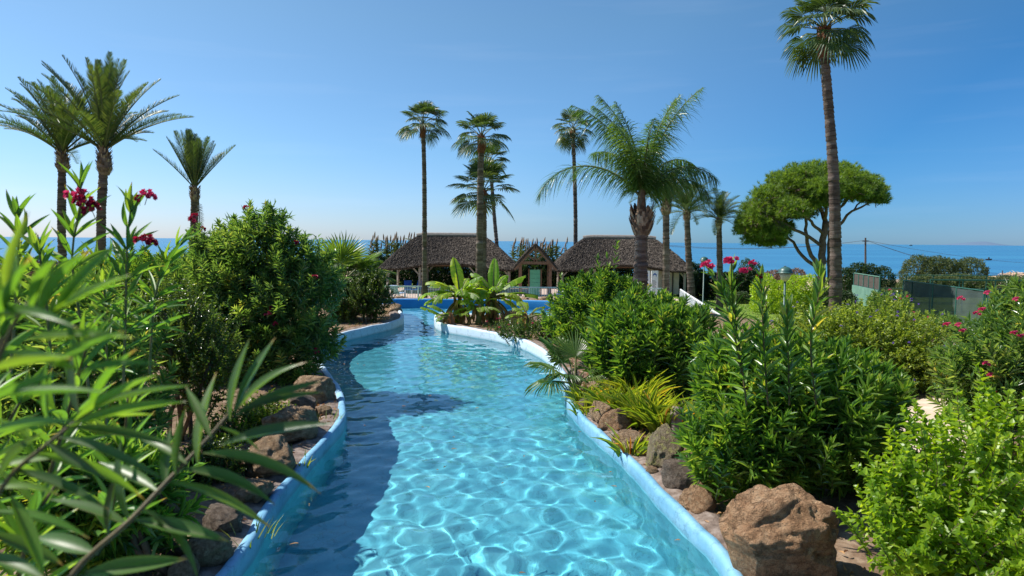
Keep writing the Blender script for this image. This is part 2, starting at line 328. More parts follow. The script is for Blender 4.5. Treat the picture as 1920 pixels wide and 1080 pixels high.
M['blackprint'] = noise_mat('black_print', [(.3, (.03, .03, .035)), (.7, (.05, .05, .05))], 4, bump=0)
M['logend'] = noise_mat('weathered_wood', [(.3, (.13, .1, .085)), (.7, (.36, .29, .24))], 5, stretch=(6, 6, 1), bump=.8, dist=.02)

def mesh_net():                    # wind screen: woven net with pin holes, dark green
    m, n, l, b = mat_new('green_windscreen')
    b.inputs['Base Color'].default_value = (.09, .16, .15, 1); b.inputs['Roughness'].default_value = .9
    t = n.new('ShaderNodeBsdfTransparent'); ms = n.new('ShaderNodeMixShader'); ms.inputs[0].default_value = .08
    l.new(b.outputs[0], ms.inputs[1]); l.new(t.outputs[0], ms.inputs[2]); l.new(ms.outputs[0], n['Material Output'].inputs[0])
    tcx = n.new('ShaderNodeTexCoord'); nz = n.new('ShaderNodeTexNoise'); nz.inputs['Scale'].default_value = 1.3
    r = ramp(n, [(.35, (.03, .048, .046)), (.65, (.045, .066, .064))]); l.new(tcx.outputs['Object'], nz.inputs['Vector']); l.new(nz.outputs[0], r.inputs[0]); l.new(r.outputs[0], b.inputs['Base Color'])
    return m
M['net'] = mesh_net()
def rock_mat(name, c0, c1, c2, moss=None):
    m, n, l, b = mat_new(name)
    t = n.new('ShaderNodeTexCoord'); n1 = n.new('ShaderNodeTexNoise'); n1.inputs['Scale'].default_value = 3.5; n1.inputs['Detail'].default_value = 9; n1.inputs['Roughness'].default_value = .7
    l.new(t.outputs['Object'], n1.inputs['Vector']); r = ramp(n, [(.3, c0), (.5, c1), (.72, c2)]); l.new(n1.outputs[0], r.inputs[0]); out = r.outputs[0]
    n3 = n.new('ShaderNodeTexNoise'); n3.inputs['Scale'].default_value = 45; n3.inputs['Detail'].default_value = 4; l.new(t.outputs['Object'], n3.inputs['Vector'])
    r3 = ramp(n, [(.34, (.45, .4, .38)), (.52, (1, 1, 1))]); l.new(n3.outputs[0], r3.inputs[0])
    mu = n.new('ShaderNodeMix'); mu.data_type = 'RGBA'; mu.blend_type = 'MULTIPLY'; mu.inputs['Factor'].default_value = .7; l.new(out, mu.inputs['A']); l.new(r3.outputs[0], mu.inputs['B']); out = mu.outputs['Result']
    if moss:
        n2 = n.new('ShaderNodeTexNoise'); n2.inputs['Scale'].default_value = 5; n2.inputs['Detail'].default_value = 7; l.new(t.outputs['Object'], n2.inputs['Vector'])
        r2_ = ramp(n, [(.5, (0, 0, 0)), (.62, (1, 1, 1))]); l.new(n2.outputs[0], r2_.inputs[0])
        mx_ = n.new('ShaderNodeMix'); mx_.data_type = 'RGBA'; l.new(r2_.outputs[0], mx_.inputs['Factor']); l.new(out, mx_.inputs['A']); mx_.inputs['B'].default_value = (*moss, 1); out = mx_.outputs['Result']
    l.new(out, b.inputs['Base Color']); b.inputs['Roughness'].default_value = .92; b.inputs['Specular IOR Level'].default_value = .2
    nb = n.new('ShaderNodeTexNoise'); nb.inputs['Scale'].default_value = 16; nb.inputs['Detail'].default_value = 10; nb.inputs['Roughness'].default_value = .72; l.new(t.outputs['Object'], nb.inputs['Vector'])
    bp = n.new('ShaderNodeBump'); bp.inputs['Strength'].default_value = 1; bp.inputs['Distance'].default_value = .07
    vc = n.new('ShaderNodeTexVoronoi'); vc.feature = 'DISTANCE_TO_EDGE'; vc.inputs['Scale'].default_value = 3.2; va = n.new('ShaderNodeVectorMath'); va.operation = 'MULTIPLY_ADD'; va.inputs[1].default_value = (.5, .5, .5); l.new(n1.outputs['Color'], va.inputs[0]); l.new(t.outputs['Object'], va.inputs[2]); l.new(va.outputs[0], vc.inputs['Vector'])
    vm = n.new('ShaderNodeMapRange'); vm.inputs[2].default_value = .05; vm.inputs[3].default_value = -.45; vm.inputs[4].default_value = 0; l.new(vc.outputs['Distance'], vm.inputs[0])
    vs_ = n.new('ShaderNodeMath'); vs_.operation = 'ADD'; l.new(vm.outputs[0], vs_.inputs[0]); l.new(nb.outputs[0], vs_.inputs[1]); l.new(vs_.outputs[0], bp.inputs['Height']); l.new(bp.outputs[0], b.inputs['Normal'])
    return m
M['rock'] = rock_mat('brown_rock', (.22, .135, .07), (.45, .305, .18), (.62, .47, .31))
M['rockorange'] = rock_mat('orange_rock', (.26, .14, .07), (.52, .31, .17), (.66, .47, .29))
M['rockgrey'] = rock_mat('grey_rock', (.13, .095, .07), (.27, .21, .16), (.42, .35, .28))
M['rocklichen'] = rock_mat('lichen_rock', (.17, .12, .07), (.3, .24, .15), (.42, .36, .25), (.36, .33, .13))

# ground, pool, water and sea materials
def ground_mat():
    m, n, l, b = mat_new('ground')
    geo = n.new('ShaderNodeNewGeometry'); pos = geo.outputs['Position']
    def nzf(s, d=6):
        z = n.new('ShaderNodeTexNoise'); z.inputs['Scale'].default_value = s; z.inputs['Detail'].default_value = d; z.inputs['Roughness'].default_value = .65; l.new(pos, z.inputs['Vector']); return z.outputs[0]
    soil = ramp(n, [(.3, (.08, .05, .032)), (.5, (.19, .125, .08)), (.72, (.36, .27, .19))]); l.new(nzf(5, 9), soil.inputs[0])
    lawn = ramp(n, [(.3, (.07, .13, .02)), (.5, (.13, .21, .03)), (.75, (.23, .27, .055))]); l.new(nzf(1.3, 9), lawn.inputs[0])
    sand = ramp(n, [(.3, (.32, .21, .14)), (.5, (.52, .38, .27)), (.7, (.2, .2, .1))]); l.new(nzf(.22, 7), sand.inputs[0])
    at1 = n.new('ShaderNodeAttribute'); at1.attribute_name = 'lawn'; at2 = n.new('ShaderNodeAttribute'); at2.attribute_name = 'sand'
    def mixn(fa, A, B):
        a = n.new('ShaderNodeMath'); a.operation = 'MULTIPLY_ADD'; a.inputs[1].default_value = .5; l.new(nzf(1.1, 4), a.inputs[0]); l.new(fa, a.inputs[2])
        r = ramp(n, [(.68, (0, 0, 0)), (.82, (1, 1, 1))]); l.new(a.outputs[0], r.inputs[0])
        x = n.new('ShaderNodeMix'); x.data_type = 'RGBA'; l.new(r.outputs[0], x.inputs['Factor']); l.new(A, x.inputs['A']); l.new(B, x.inputs['B']); return x.outputs['Result']
    o = mixn(at1.outputs['Fac'], soil.outputs[0], lawn.outputs[0]); o = mixn(at2.outputs['Fac'], o, sand.outputs[0])
    l.new(o, b.inputs['Base Color']); b.inputs['Roughness'].default_value = .95; b.inputs['Specular IOR Level'].default_value = .1
    bp = n.new('ShaderNodeBump'); bp.inputs['Strength'].default_value = .8; bp.inputs['Distance'].default_value = .03; l.new(nzf(14, 8), bp.inputs['Height']); l.new(bp.outputs[0], b.inputs['Normal'])
    return m
M['ground'] = ground_mat()
def pool_mat():
    m, n, l, b = mat_new('pool_paint')
    geo = n.new('ShaderNodeNewGeometry'); pos = geo.outputs['Position']; sp = n.new('ShaderNodeSeparateXYZ'); l.new(pos, sp.inputs[0])
    z = n.new('ShaderNodeTexNoise'); z.inputs['Scale'].default_value = 1.6; z.inputs['Detail'].default_value = 8; z.inputs['Roughness'].default_value = .6; l.new(pos, z.inputs['Vector'])
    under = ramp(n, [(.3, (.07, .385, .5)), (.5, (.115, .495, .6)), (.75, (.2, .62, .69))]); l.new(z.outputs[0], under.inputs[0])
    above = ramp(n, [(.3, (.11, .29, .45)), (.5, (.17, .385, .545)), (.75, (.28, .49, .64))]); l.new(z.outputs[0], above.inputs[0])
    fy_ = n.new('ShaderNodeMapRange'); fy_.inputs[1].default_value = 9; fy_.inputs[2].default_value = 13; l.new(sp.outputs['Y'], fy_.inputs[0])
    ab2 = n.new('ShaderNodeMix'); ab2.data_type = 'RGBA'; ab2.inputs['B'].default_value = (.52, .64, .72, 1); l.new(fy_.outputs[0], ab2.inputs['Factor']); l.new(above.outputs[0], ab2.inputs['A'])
    un2 = n.new('ShaderNodeMix'); un2.data_type = 'RGBA'; un2.inputs['B'].default_value = (.055, .33, .43, 1); fz_ = n.new('ShaderNodeMapRange'); fz_.inputs[1].default_value = 7; fz_.inputs[2].default_value = 14; fz_.inputs[4].default_value = .8  # far underwater paint darkened, standing in for reflections and deeper water
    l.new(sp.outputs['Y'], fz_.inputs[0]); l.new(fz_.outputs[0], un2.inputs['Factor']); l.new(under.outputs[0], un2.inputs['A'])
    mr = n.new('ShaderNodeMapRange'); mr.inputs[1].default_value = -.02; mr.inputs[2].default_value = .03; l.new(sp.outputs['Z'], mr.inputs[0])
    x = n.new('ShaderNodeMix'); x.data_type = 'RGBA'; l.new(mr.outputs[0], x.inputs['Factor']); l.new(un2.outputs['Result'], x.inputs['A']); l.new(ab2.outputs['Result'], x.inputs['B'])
    s = n.new('ShaderNodeTexNoise'); s.inputs['Scale'].default_value = 9; s.inputs['Detail'].default_value = 8; s.inputs['Roughness'].default_value = .75; l.new(pos, s.inputs['Vector'])
    sr = ramp(n, [(.3, (.55, .6, .62)), (.46, (1, 1, 1))]); l.new(s.outputs[0], sr.inputs[0])
    mu = n.new('ShaderNodeMix'); mu.data_type = 'RGBA'; mu.blend_type = 'MULTIPLY'; mu.inputs['Factor'].default_value = .8; l.new(x.outputs['Result'], mu.inputs['A']); l.new(sr.outputs[0], mu.inputs['B'])
    l.new(mu.outputs['Result'], b.inputs['Base Color']); b.inputs['Roughness'].default_value = .55
    b.inputs['Base Color'].links and None
    # scum line just above the water and dark cracks in the old paint
    ad = n.new('ShaderNodeMath'); ad.operation = 'MULTIPLY_ADD'; ad.inputs[1].default_value = .05; l.new(s.outputs[0], ad.inputs[0]); l.new(sp.outputs['Z'], ad.inputs[2])
    sc_ = ramp(n, [(0., (1, 1, 1)), (.02, (1, 1, 1)), (.04, (.62, .68, .66)), (.06, (.78, .82, .8)), (.085, (1, 1, 1))]); l.new(ad.outputs[0], sc_.inputs[0])
    m2 = n.new('ShaderNodeMix'); m2.data_type = 'RGBA'; m2.blend_type = 'MULTIPLY'; m2.inputs['Factor'].default_value = .8; l.new(mu.outputs['Result'], m2.inputs['A']); l.new(sc_.outputs[0], m2.inputs['B'])
    vo = n.new('ShaderNodeTexVoronoi'); vo.feature = 'DISTANCE_TO_EDGE'; vo.inputs['Scale'].default_value = 2.2; wv = n.new('ShaderNodeVectorMath'); wv.operation = 'MULTIPLY_ADD'; wv.inputs[1].default_value = (.35, .35, .35); l.new(s.outputs['Color'], wv.inputs[0]); l.new(pos, wv.inputs[2]); l.new(wv.outputs[0], vo.inputs['Vector'])
    cr = ramp(n, [(0., (.25, .3, .33)), (.018, (1, 1, 1))]); l.new(vo.outputs['Distance'], cr.inputs[0])
    m3 = n.new('ShaderNodeMix'); m3.data_type = 'RGBA'; m3.blend_type = 'MULTIPLY'; m3.inputs['Factor'].default_value = .6; l.new(m2.outputs['Result'], m3.inputs['A']); l.new(cr.outputs[0], m3.inputs['B']); l.new(m3.outputs['Result'], b.inputs['Base Color'])
    bp = n.new('ShaderNodeBump'); bp.inputs['Strength'].default_value = .35; bp.inputs['Distance'].default_value = .02; l.new(s.outputs[0], bp.inputs['Height']); l.new(bp.outputs[0], b.inputs['Normal'])
    return m
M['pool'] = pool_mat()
def deepblue_mat():
    return noise_mat('deep_blue_paint', [(.3, (.03, .22, .5)), (.7, (.06, .3, .6))], 1.2, bump=.15, rough=.5)
M['deepblue'] = deepblue_mat()
def water_mat():
    m = bpy.data.materials.new('pool_water'); m.use_nodes = True; n = m.node_tree.nodes; l = m.node_tree.links; n.clear()
    g = n.new('ShaderNodeBsdfGlass'); g.inputs['IOR'].default_value = 1.333; g.inputs['Roughness'].default_value = 0; g.inputs['Color'].default_value = (.93, .99, 1, 1)
    o = n.new('ShaderNodeOutputMaterial'); l.new(g.outputs[0], o.inputs[0]); return m
M['water'] = water_mat()
def sea_mat():
    m, n, l, b = mat_new('sea_water')
    geo = n.new('ShaderNodeNewGeometry'); mp = n.new('ShaderNodeMapping'); mp.inputs['Scale'].default_value = (.0016, .012, 1); l.new(geo.outputs['Position'], mp.inputs[0])
    z = n.new('ShaderNodeTexNoise'); z.inputs['Scale'].default_value = 1; z.inputs['Detail'].default_value = 6; z.inputs['Roughness'].default_value = .6; l.new(mp.outputs[0], z.inputs['Vector'])
    r = ramp(n, [(.35, (.02, .12, .23)), (.6, (.04, .19, .32))]); l.new(z.outputs[0], r.inputs[0]); l.new(r.outputs[0], b.inputs['Base Color'])
    rr = n.new('ShaderNodeMapRange'); rr.inputs[1].default_value = .35; rr.inputs[2].default_value = .62; rr.inputs[3].default_value = .2; rr.inputs[4].default_value = .42; l.new(z.outputs[0], rr.inputs[0]); l.new(rr.outputs[0], b.inputs['Roughness'])
    m2 = n.new('ShaderNodeMapping'); m2.inputs['Scale'].default_value = (.25, .5, 1); l.new(geo.outputs['Position'], m2.inputs[0])
    z2 = n.new('ShaderNodeTexNoise'); z2.inputs['Scale'].default_value = 1; z2.inputs['Detail'].default_value = 4; l.new(m2.outputs[0], z2.inputs['Vector'])
    bp = n.new('ShaderNodeBump'); bp.inputs['Strength'].default_value = .6; bp.inputs['Distance'].default_value = .6; l.new(z2.outputs[0], bp.inputs['Height']); l.new(bp.outputs[0], b.inputs['Normal'])
    return m
M['sea'] = sea_mat()
# ------------------------------------------------------------------ pool outline at water level (z = 0)
wl_px = [(457, 1080), (523, 963), (589, 878), (643, 812), (650, 785), (640, 745), (612, 705), (594, 672), (606, 655), (630, 645), (690, 630), (740, 617), (757, 607),
         (750, 592), (735, 583), (690, 577), (700, 573), (820, 573), (960, 575), (1060, 578), (1150, 583), (1160, 592), (1100, 602), (1000, 604), (900, 602), (840, 598),
         (819, 602), (814, 610), (824, 621), (880, 632), (930, 641), (980, 656), (1020, 677), (1048, 708), (1059, 745), (1064, 774), (1090, 806), (1131, 844), (1188, 900), (1245, 966), (1306, 1031), (1343, 1072)]
POOL = smooth_poly([G(a, b)[:2] for a, b in wl_px] + [np.array([1.5, 3.2]), np.array([1.6, 0.]), np.array([1.6, -4.]), np.array([-2.1, -4.]), np.array([-2.1, 0.]), np.array([-2.0, 3.2])], .16)
def in_pool(x, y, m=0.):
    x = np.asarray(x, float); y = np.asarray(y, float); i = inside(x, y, POOL)
    return i if m == 0 else (i | (dist_poly(x, y, POOL) < m))
def gz(x, y):                      # ground height
    x = np.asarray(x, float); y = np.asarray(y, float)
    y0 = 27.2 - 11 * sstep(4.5, 9, x) - 9 * sstep(6, 14, -x)
    y1 = y0 + 5 + 3 * sstep(4, 10, np.abs(x))
    z = .12 + .05 * vnoise(x, y, .9, 3) + (-2.17 - .05 * vnoise(x, y, .9, 3)) * sstep(y0, y1, y)
    z = z - .85 * sstep(30, 40, y) * sstep(13, 17, x)
    z = z - (1.3 - .85 * sstep(13, 17, x) * .6) * sstep(74, 96, y) - 2.6 * sstep(112, 165, y)
    z = z + .55 * np.maximum(0, vnoise(x, y, .13, 9)) * sstep(80, 92, y) * (1 - sstep(125, 140, y))
    return z
xs = np.concatenate([np.linspace(-700, -60, 24), np.linspace(-57, -14, 30), np.arange(-13, 13.01, .14), np.linspace(14, 57, 30), np.linspace(60, 700, 24)])
ys = np.concatenate([np.linspace(-60, -7, 10), np.arange(-6, 34.01, .14), np.linspace(35, 175, 95), np.linspace(180, 400, 6)])
X, Y = np.meshgrid(xs, ys); Z = gz(X, Y)
m_ = (np.abs(X) < 12) & (Y < 30); Zi = Z.copy(); ip = np.zeros(X.shape, bool); ip[m_] = in_pool(X[m_], Y[m_], .17); Z[ip] = -1.5
ny, nx = X.shape; ii = np.arange(ny - 1)[:, None] * nx + np.arange(nx - 1)[None]
g = Geo().add(np.stack([X, Y, Z], -1), np.stack([ii, ii + 1, ii + nx + 1, ii + nx], -1).reshape(-1, 4), .5)
me = g.mesh('ground', M['ground'], True)
la = sstep(26, 30, Y - 0) * (1 - sstep(72, 79, Y)); la = np.maximum(la, sstep(17, 22, Y) * (X > 8) * (1 - sstep(72, 79, Y))); la = np.maximum(la, sstep(20, 26, Y) * (X < -10) * (1 - sstep(72, 79, Y)))
sa = sstep(76, 84, Y)
for nm, A in (('lawn', la), ('sand', sa)):
    at = me.attributes.new(nm, 'FLOAT', 'POINT'); at.data.foreach_set('value', A.ravel().astype(np.float32))
tag(link('ground', me), kind='structure')
# sea
g = Geo().add([(-30000, 140, -5), (30000, 140, -5), (30000, 45000, -5), (-30000, 45000, -5)], [[0, 1, 2, 3]]); tag(link('sea', g.mesh('sea', M['sea'])), kind='structure')
# pool basin
n = len(POOL); tan = np.roll(POOL, -1, 0) - np.roll(POOL, 1, 0); area = np.sum(POOL[:, 0] * np.roll(POOL[:, 1], -1) - np.roll(POOL[:, 0], -1) * POOL[:, 1])
nrm = np.stack([tan[:, 1], -tan[:, 0]], -1) * (1 if area > 0 else -1); nrm = nrm / np.linalg.norm(nrm, axis=1, keepdims=True)
sm = nrm.copy()
for _ in range(3): sm = (np.roll(sm, 1, 0) + sm + np.roll(sm, -1, 0)) / 3
sm = sm / np.linalg.norm(sm, axis=1, keepdims=True); arc = np.cumsum(np.linalg.norm(POOL - np.roll(POOL, 1, 0), axis=1))
rimz = .155 + .008 * np.sin(arc * 2.1) + .005 * np.sin(arc * 5.3 + 1) + .07 * sstep(12, 15, POOL[:, 1]); rimz[POOL[:, 1] > 23.5] = .25
prof = [(-.04, -1.1), (0, -.75), (.0, -.2), (.0, 0), (.004, .06), (.002, 'r-.05'), (.012, 'r-.012'), (.035, 'r'), (.075, 'r-.004'), (.11, 'r-.04'), (.16, -.3)]
wob = .006 * np.sin(arc * 3.1) + .004 * np.sin(arc * 7.7 + 2)
rows = []
for k, (o, z) in enumerate(prof):
    zz = np.full(n, z) if not isinstance(z, str) else rimz + (float(z[1:]) if len(z) > 1 else 0)
    rows.append(np.concatenate([POOL + sm * (o + wob * (k > 0))[:, None], zz[:, None]], 1))
V = np.stack(rows); k = len(prof); a = np.arange(k - 1)[:, None] * n; b = np.arange(n)[None]; c = (b + 1) % n
F = np.stack([a + b, a + c, a + n + c, a + n + b], -1).reshape(-1, 4)
far = np.tile(POOL[:, 1] > 23.3, k - 1)
g = Geo().add(V, F[~far], .5, 0); g.F.append((F[far], np.full(far.sum(), .5), 1))
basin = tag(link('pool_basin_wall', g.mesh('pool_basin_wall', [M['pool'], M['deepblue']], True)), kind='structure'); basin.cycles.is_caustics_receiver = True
fx = np.arange(-9, 7, .25); fy = np.arange(-4.5, 27, .25); FX, FY = np.meshgrid(fx, fy); q = in_pool(FX, FY, .3)
FZ = -.88 + .03 * vnoise(FX, FY, .8, 5)
ny, nx = FX.shape; ii = (np.arange(ny - 1)[:, None] * nx + np.arange(nx - 1)[None]); F = np.stack([ii, ii + 1, ii + nx + 1, ii + nx], -1).reshape(-1, 4)
F = F[q.ravel()[F].any(1)]
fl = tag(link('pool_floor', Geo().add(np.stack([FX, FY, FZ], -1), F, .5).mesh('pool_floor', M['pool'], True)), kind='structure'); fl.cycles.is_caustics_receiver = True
# water surface: real ripples
wx = np.concatenate([np.arange(-9, -3, .06), np.arange(-3, 2.5, .032), np.arange(2.5, 7, .06)]); wy = np.concatenate([np.arange(-4, 3.5, .1), np.arange(3.5, 11, .03), np.arange(11, 26.5, .05)]); WX, WY = np.meshgrid(wx, wy)
ridx = np.zeros(WX.shape, bool)
for r0 in range(0, len(wy), 60):
    ridx[r0:r0 + 60] = inside(WX[r0:r0 + 60], WY[r0:r0 + 60], POOL)
WZ = np.zeros(WX.shape); wr = np.random.default_rng(3)
amp = np.clip(.72 + .5 * vnoise(WX, WY, .55, 12), .3, 1.25)
for k in range(34):
    lam = .15 * 2 ** (wr.random() * 2.4); an = wr.normal(1.5, .75); ph = wr.random() * 7; A = .00082 * (lam / .2) ** .8
    kk = 2 * math.pi / lam; WZ += A * np.sin(kk * (WX * math.cos(an) + WY * math.sin(an)) + ph + .9 * np.sin(.35 * kk * (WX * math.sin(an + .7) + WY * math.cos(an + .7)) + ph * 3))
WZ *= amp * (1 - .48 * sstep(6.2, 11, WY))
ny, nx = WX.shape; ii = (np.arange(ny - 1)[:, None] * nx + np.arange(nx - 1)[None]); F = np.stack([ii, ii + 1, ii + nx + 1, ii + nx], -1).reshape(-1, 4)
F = F[ridx.ravel()[F].any(1)]; used = np.unique(F); remap = np.zeros(WX.size, int); remap[used] = np.arange(len(used))
wat = tag(link('pool_water', Geo().add(np.stack([WX, WY, WZ], -1).reshape(-1, 3)[used], remap[F], .5).mesh('pool_water', M['water'], True)), kind='structure')
wat.cycles.is_caustics_caster = True
# mortar strip outside the rim
g = Geo(); nn = np.array([[.2 * np.sin(v * 9) + .15 * np.sin(v * 23)] for v in arc])[:, 0]
o1 = np.full(n, .095); o2 = .36 + .1 * nn; zt = rimz - .012 + .012 * np.sin(arc * 31)
rows = [np.concatenate([POOL + sm * o1[:, None], (zt - .02)[:, None]], 1), np.concatenate([POOL + sm * ((o1 + o2) / 2)[:, None], (zt + .01 + .01 * np.sin(arc * 17))[:, None]], 1),
        np.concatenate([POOL + sm * o2[:, None], (zt - .02)[:, None]], 1), np.concatenate([POOL + sm * (o2 + .1)[:, None], np.full((n, 1), -.1)], 1)]
a = np.arange(3)[:, None] * n; b = np.arange(n)[None]; c = (b + 1) % n
tag(link('mortar_edging', Geo().add(np.stack(rows), np.stack([a + b, a + c, a + n + c, a + n + b], -1).reshape(-1, 4), .5).mesh('mortar_edging', M['dirtstrip'], True)), kind='structure')

def near_ground(px, py):           # ground point seen at a pixel
    z = .12
    for _ in range(12):
        p = G(px, py, z); z = float(gz(p[0], p[1]))
    return np.array([p[0], p[1], z])
def gpt(px, D):                    # ground point under a pixel column at distance D
    d = ray(px, 500); x = d.x / d.y * D; return np.array([x, D, float(gz(x, D))])

# sandy path on the right, paved terrace before the huts
g = Geo(); pc = smooth_poly([(4.2, 7.2), (5.6, 8.9), (8.0, 10.2), (11, 10.8), (16, 11)], .5, False)
for s_ in (0,):
    tn = unit(np.gradient(pc, axis=0)); nr = np.stack([-tn[:, 1], tn[:, 0]], -1); wd = .75 + .1 * np.sin(np.arange(len(pc)) * 1.3)
    A = pc + nr * wd[:, None]; B = pc - nr * wd[:, None]; C = pc
    V = np.stack([np.concatenate([q_, (gz(q_[:, 0], q_[:, 1]) + h_)[:, None]], 1) for q_, h_ in ((A, -.03), ((A + C) / 2, .05), (C, .06), ((B + C) / 2, .05), (B, -.03))])
    m2 = len(pc); a = np.arange(4)[:, None] * m2; b = np.arange(m2 - 1)[None]
    g.add(V, np.stack([a + b, a + b + 1, a + m2 + b + 1, a + m2 + b], -1).reshape(-1, 4), .5)
tag(link('path', g.mesh('path', M['path'], True)), kind='structure')
g = Geo(); box(g, (-14, 52, -2.2), (13, 64, -2.035)); box(g, (-1.5, 50.7, -2.2), (5.2, 52, -1.98)); tag(link('terrace_paving', g.mesh('terrace_paving', M['paving'])), kind='structure')
g = Geo(); pc = [(12.2, 48), (10.6, 38), (9.6, 30), (9.2, 26)]
V = []
for x, y in pc: V += [(x - 2.2, y, -1.98), (x, y, -1.98), (x, y, -2.3), (x - 2.2, y, -2.3)]
F = []
for i in range(len(pc) - 1):
    for j in range(4): F.append((4 * i + j, 4 * i + (j + 1) % 4, 4 * i + 4 + (j + 1) % 4, 4 * i + 4 + j))
g.add(V, F); tag(link('walkway', g.mesh('walkway', M['concrete'])), kind='structure')

# ------------------------------------------------------------------ thatched huts
def thatched_hut(name, label, c, W_, Dp, eave, ridge, ridgelen, rng_, closed=None, z0=-2.05):
    t = thing(name, label, 'hut', (c[0], c[1], z0), 'thatched pool huts on the terrace')
    hw, hd, hr = W_ / 2, Dp / 2, ridgelen / 2
    def surf(u, v, side):            # u along 0..1, v from ridge 0 to eave 1
        bulge = .16 * math.sin(math.pi * v)
        z = ridge + (eave - ridge) * v + bulge
        if side == 0: a, b = np.array([-hr, 0, 0]), np.array([hr, 0, 0]); a2, b2 = np.array([-hw, -hd, 0]), np.array([hw, -hd, 0])
        elif side == 1: a, b = np.array([hr, 0, 0]), np.array([hr, 0, 0]); a2, b2 = np.array([hw, -hd, 0]), np.array([hw, hd, 0])
        elif side == 2: a, b = np.array([hr, 0, 0]), np.array([-hr, 0, 0]); a2, b2 = np.array([hw, hd, 0]), np.array([-hw, hd, 0])
        else: a, b = np.array([-hr, 0, 0]), np.array([-hr, 0, 0]); a2, b2 = np.array([-hw, hd, 0]), np.array([-hw, -hd, 0])
        p = (a * (1 - u) + b * u) * (1 - v) + (a2 * (1 - u) + b2 * u) * v; 
        # round the corners of the eave
        sag = .25 * (abs(2 * u - 1) ** 4) * v
        p = p * (1 - .05 * (abs(2 * u - 1) ** 6) * v)
        # the front eave is lifted in the middle
        lift = (.42 * max(0, 1 - abs(2 * u - 1) ** 2 * 2.6) * v ** 3) if side == 0 else 0
        p[2] = z + lift - sag * .3; return p
    g = Geo(); NU, NV = 22, 9
    for side in range(4):
        Pt = np.array([[surf(i / NU, j / NV, side) for i in range(NU + 1)] for j in range(NV + 1)]); lo = Pt.copy(); lo[..., 2] -= .26; lo[..., :2] *= .985
        for Q, fl_ in ((Pt, 0), (lo, 1)):
            i = np.arange(NV)[:, None] * (NU + 1) + np.arange(NU)[None]; F = np.stack([i, i + NU + 1, i + NU + 2, i + 1], -1).reshape(-1, 4)
            g.add(Q, F[:, ::-1] if fl_ else F, .45)
        e = np.concatenate([Pt[-1], lo[-1]]); k = np.arange(NU); g.add(e, np.stack([k, k + 1, k + NU + 2, k + NU + 1], -1), .3)
    link('thatch_roof', g.mesh('thatch_roof', M['thatch']), t)
    # straw bundles
    N = 24000; T = []; D_ = []; Nn = []
    for k in range(N):
        side = rng_.choice([0, 0, 0, 0, 1, 3, 2]); u = rng_.random(); v = rng_.random() ** .75
        if rng_.random() < .16: v = .93 + .08 * rng_.random()
        p = surf(u, min(v, 1), side); q = surf(u, min(v, 1) + .02, side); q2 = surf(min(u + .02, 1.02), min(v, 1), side)
        d = unit(q - p); nn_ = unit(np.cross(q2 - p, d)); nn_ = nn_ if nn_[2] > 0 else -nn_
        T.append(p + nn_ * .02); D_.append(d + nn_ * (.12 + .25 * rng_.random()) + np.array([rng_.normal(0, .22), rng_.normal(0, .22), 0])); Nn.append(nn_)
    g = Geo(); T = np.array(T); ln = .16 + .16 * rng_.random(N)
    scatter(g, (np.array([(-.5, 0, 0), (.5, 0, 0), (.35, 1, 0), (-.35, 1, 0), (0, .5, .8)]), [np.array([(0, 1, 4), (1, 2, 4), (2, 3, 4), (3, 0, 4)])]), frames(np.array(D_), np.array(Nn), .026 + .026 * rng_.random(N), ln * 1.25, .03), T, rng_.random(N) * .9)
    tag(link('straw', g.mesh('straw', M['thatch']), t), kind='stuff')
    g = Geo(); px_ = np.linspace(-hr - .25, hr + .25, 14)
    tube(g, [(x, 0, ridge + .1 - .1 * abs(x / (hr + .25)) ** 8) for x in px_], .2, 8, .5); link('ridge_cap', g.mesh('ridge_cap', M['ridge']), t)
    pe = .36
    xs_ = [-hw + .65, -hw * .42, hw * .42, hw - .65]
    for yy in (-hd + .6, hd - .6):
        for x in xs_:
            g = Geo(); tube(g, [(x, yy, 0), (x, yy, eave + pe)], .11, 8); link('post', g.mesh('post', M['palewood']), t)
            for s in (-1, 1):
                if abs(x + s * .8) < hw: g = Geo(); bar(g, (x, yy, eave - .75), (x + s * .75, yy, eave + .1), .09, .12); link('brace', g.mesh('brace', M['palewood']), t)
        g = Geo(); box(g, (-hw + .4, yy - .08, eave + .08), (hw - .4, yy + .08, eave + .3)); link('beam', g.mesh('beam', M['wood']), t)
    return t
RR = np.random.default_rng(11)
h1 = P(845, 500, 60); hut1 = thatched_hut('thatched_hut', 'long thatched open hut left of the small gateway roof, blue loungers beneath it', (h1[0], 60.5), 11.6, 6.4, 2.22, 4.85, 5.6, RR)
h2 = P(1162, 500, 60); hut2 = thatched_hut('thatched_hut', 'thatched hut right of the gateway roof with cream walled kiosk end', (h2[0], 60.5), 11.7, 6.4, 2.2, 4.78, 5.9, RR)
# kiosk in the right end of hut 2
g = Geo(); box(g, (2.0, -1.9, 0), (4.9, 2.3, 2.25)); link('kiosk_wall', g.mesh('kiosk_wall', M['cream']), hut2)
for x in (2.7, 3.45, 4.3): g = Geo(); box(g, (x, -1.98, 0), (x + .1, -1.903, 2.2)); link('wall_post', g.mesh('wall_post', M['pole']), hut2)
g = Geo(); box(g, (3.75, -1.96, .9), (4.1, -1.905, 1.9)); link('window', g.mesh('window', M['white']), hut2)
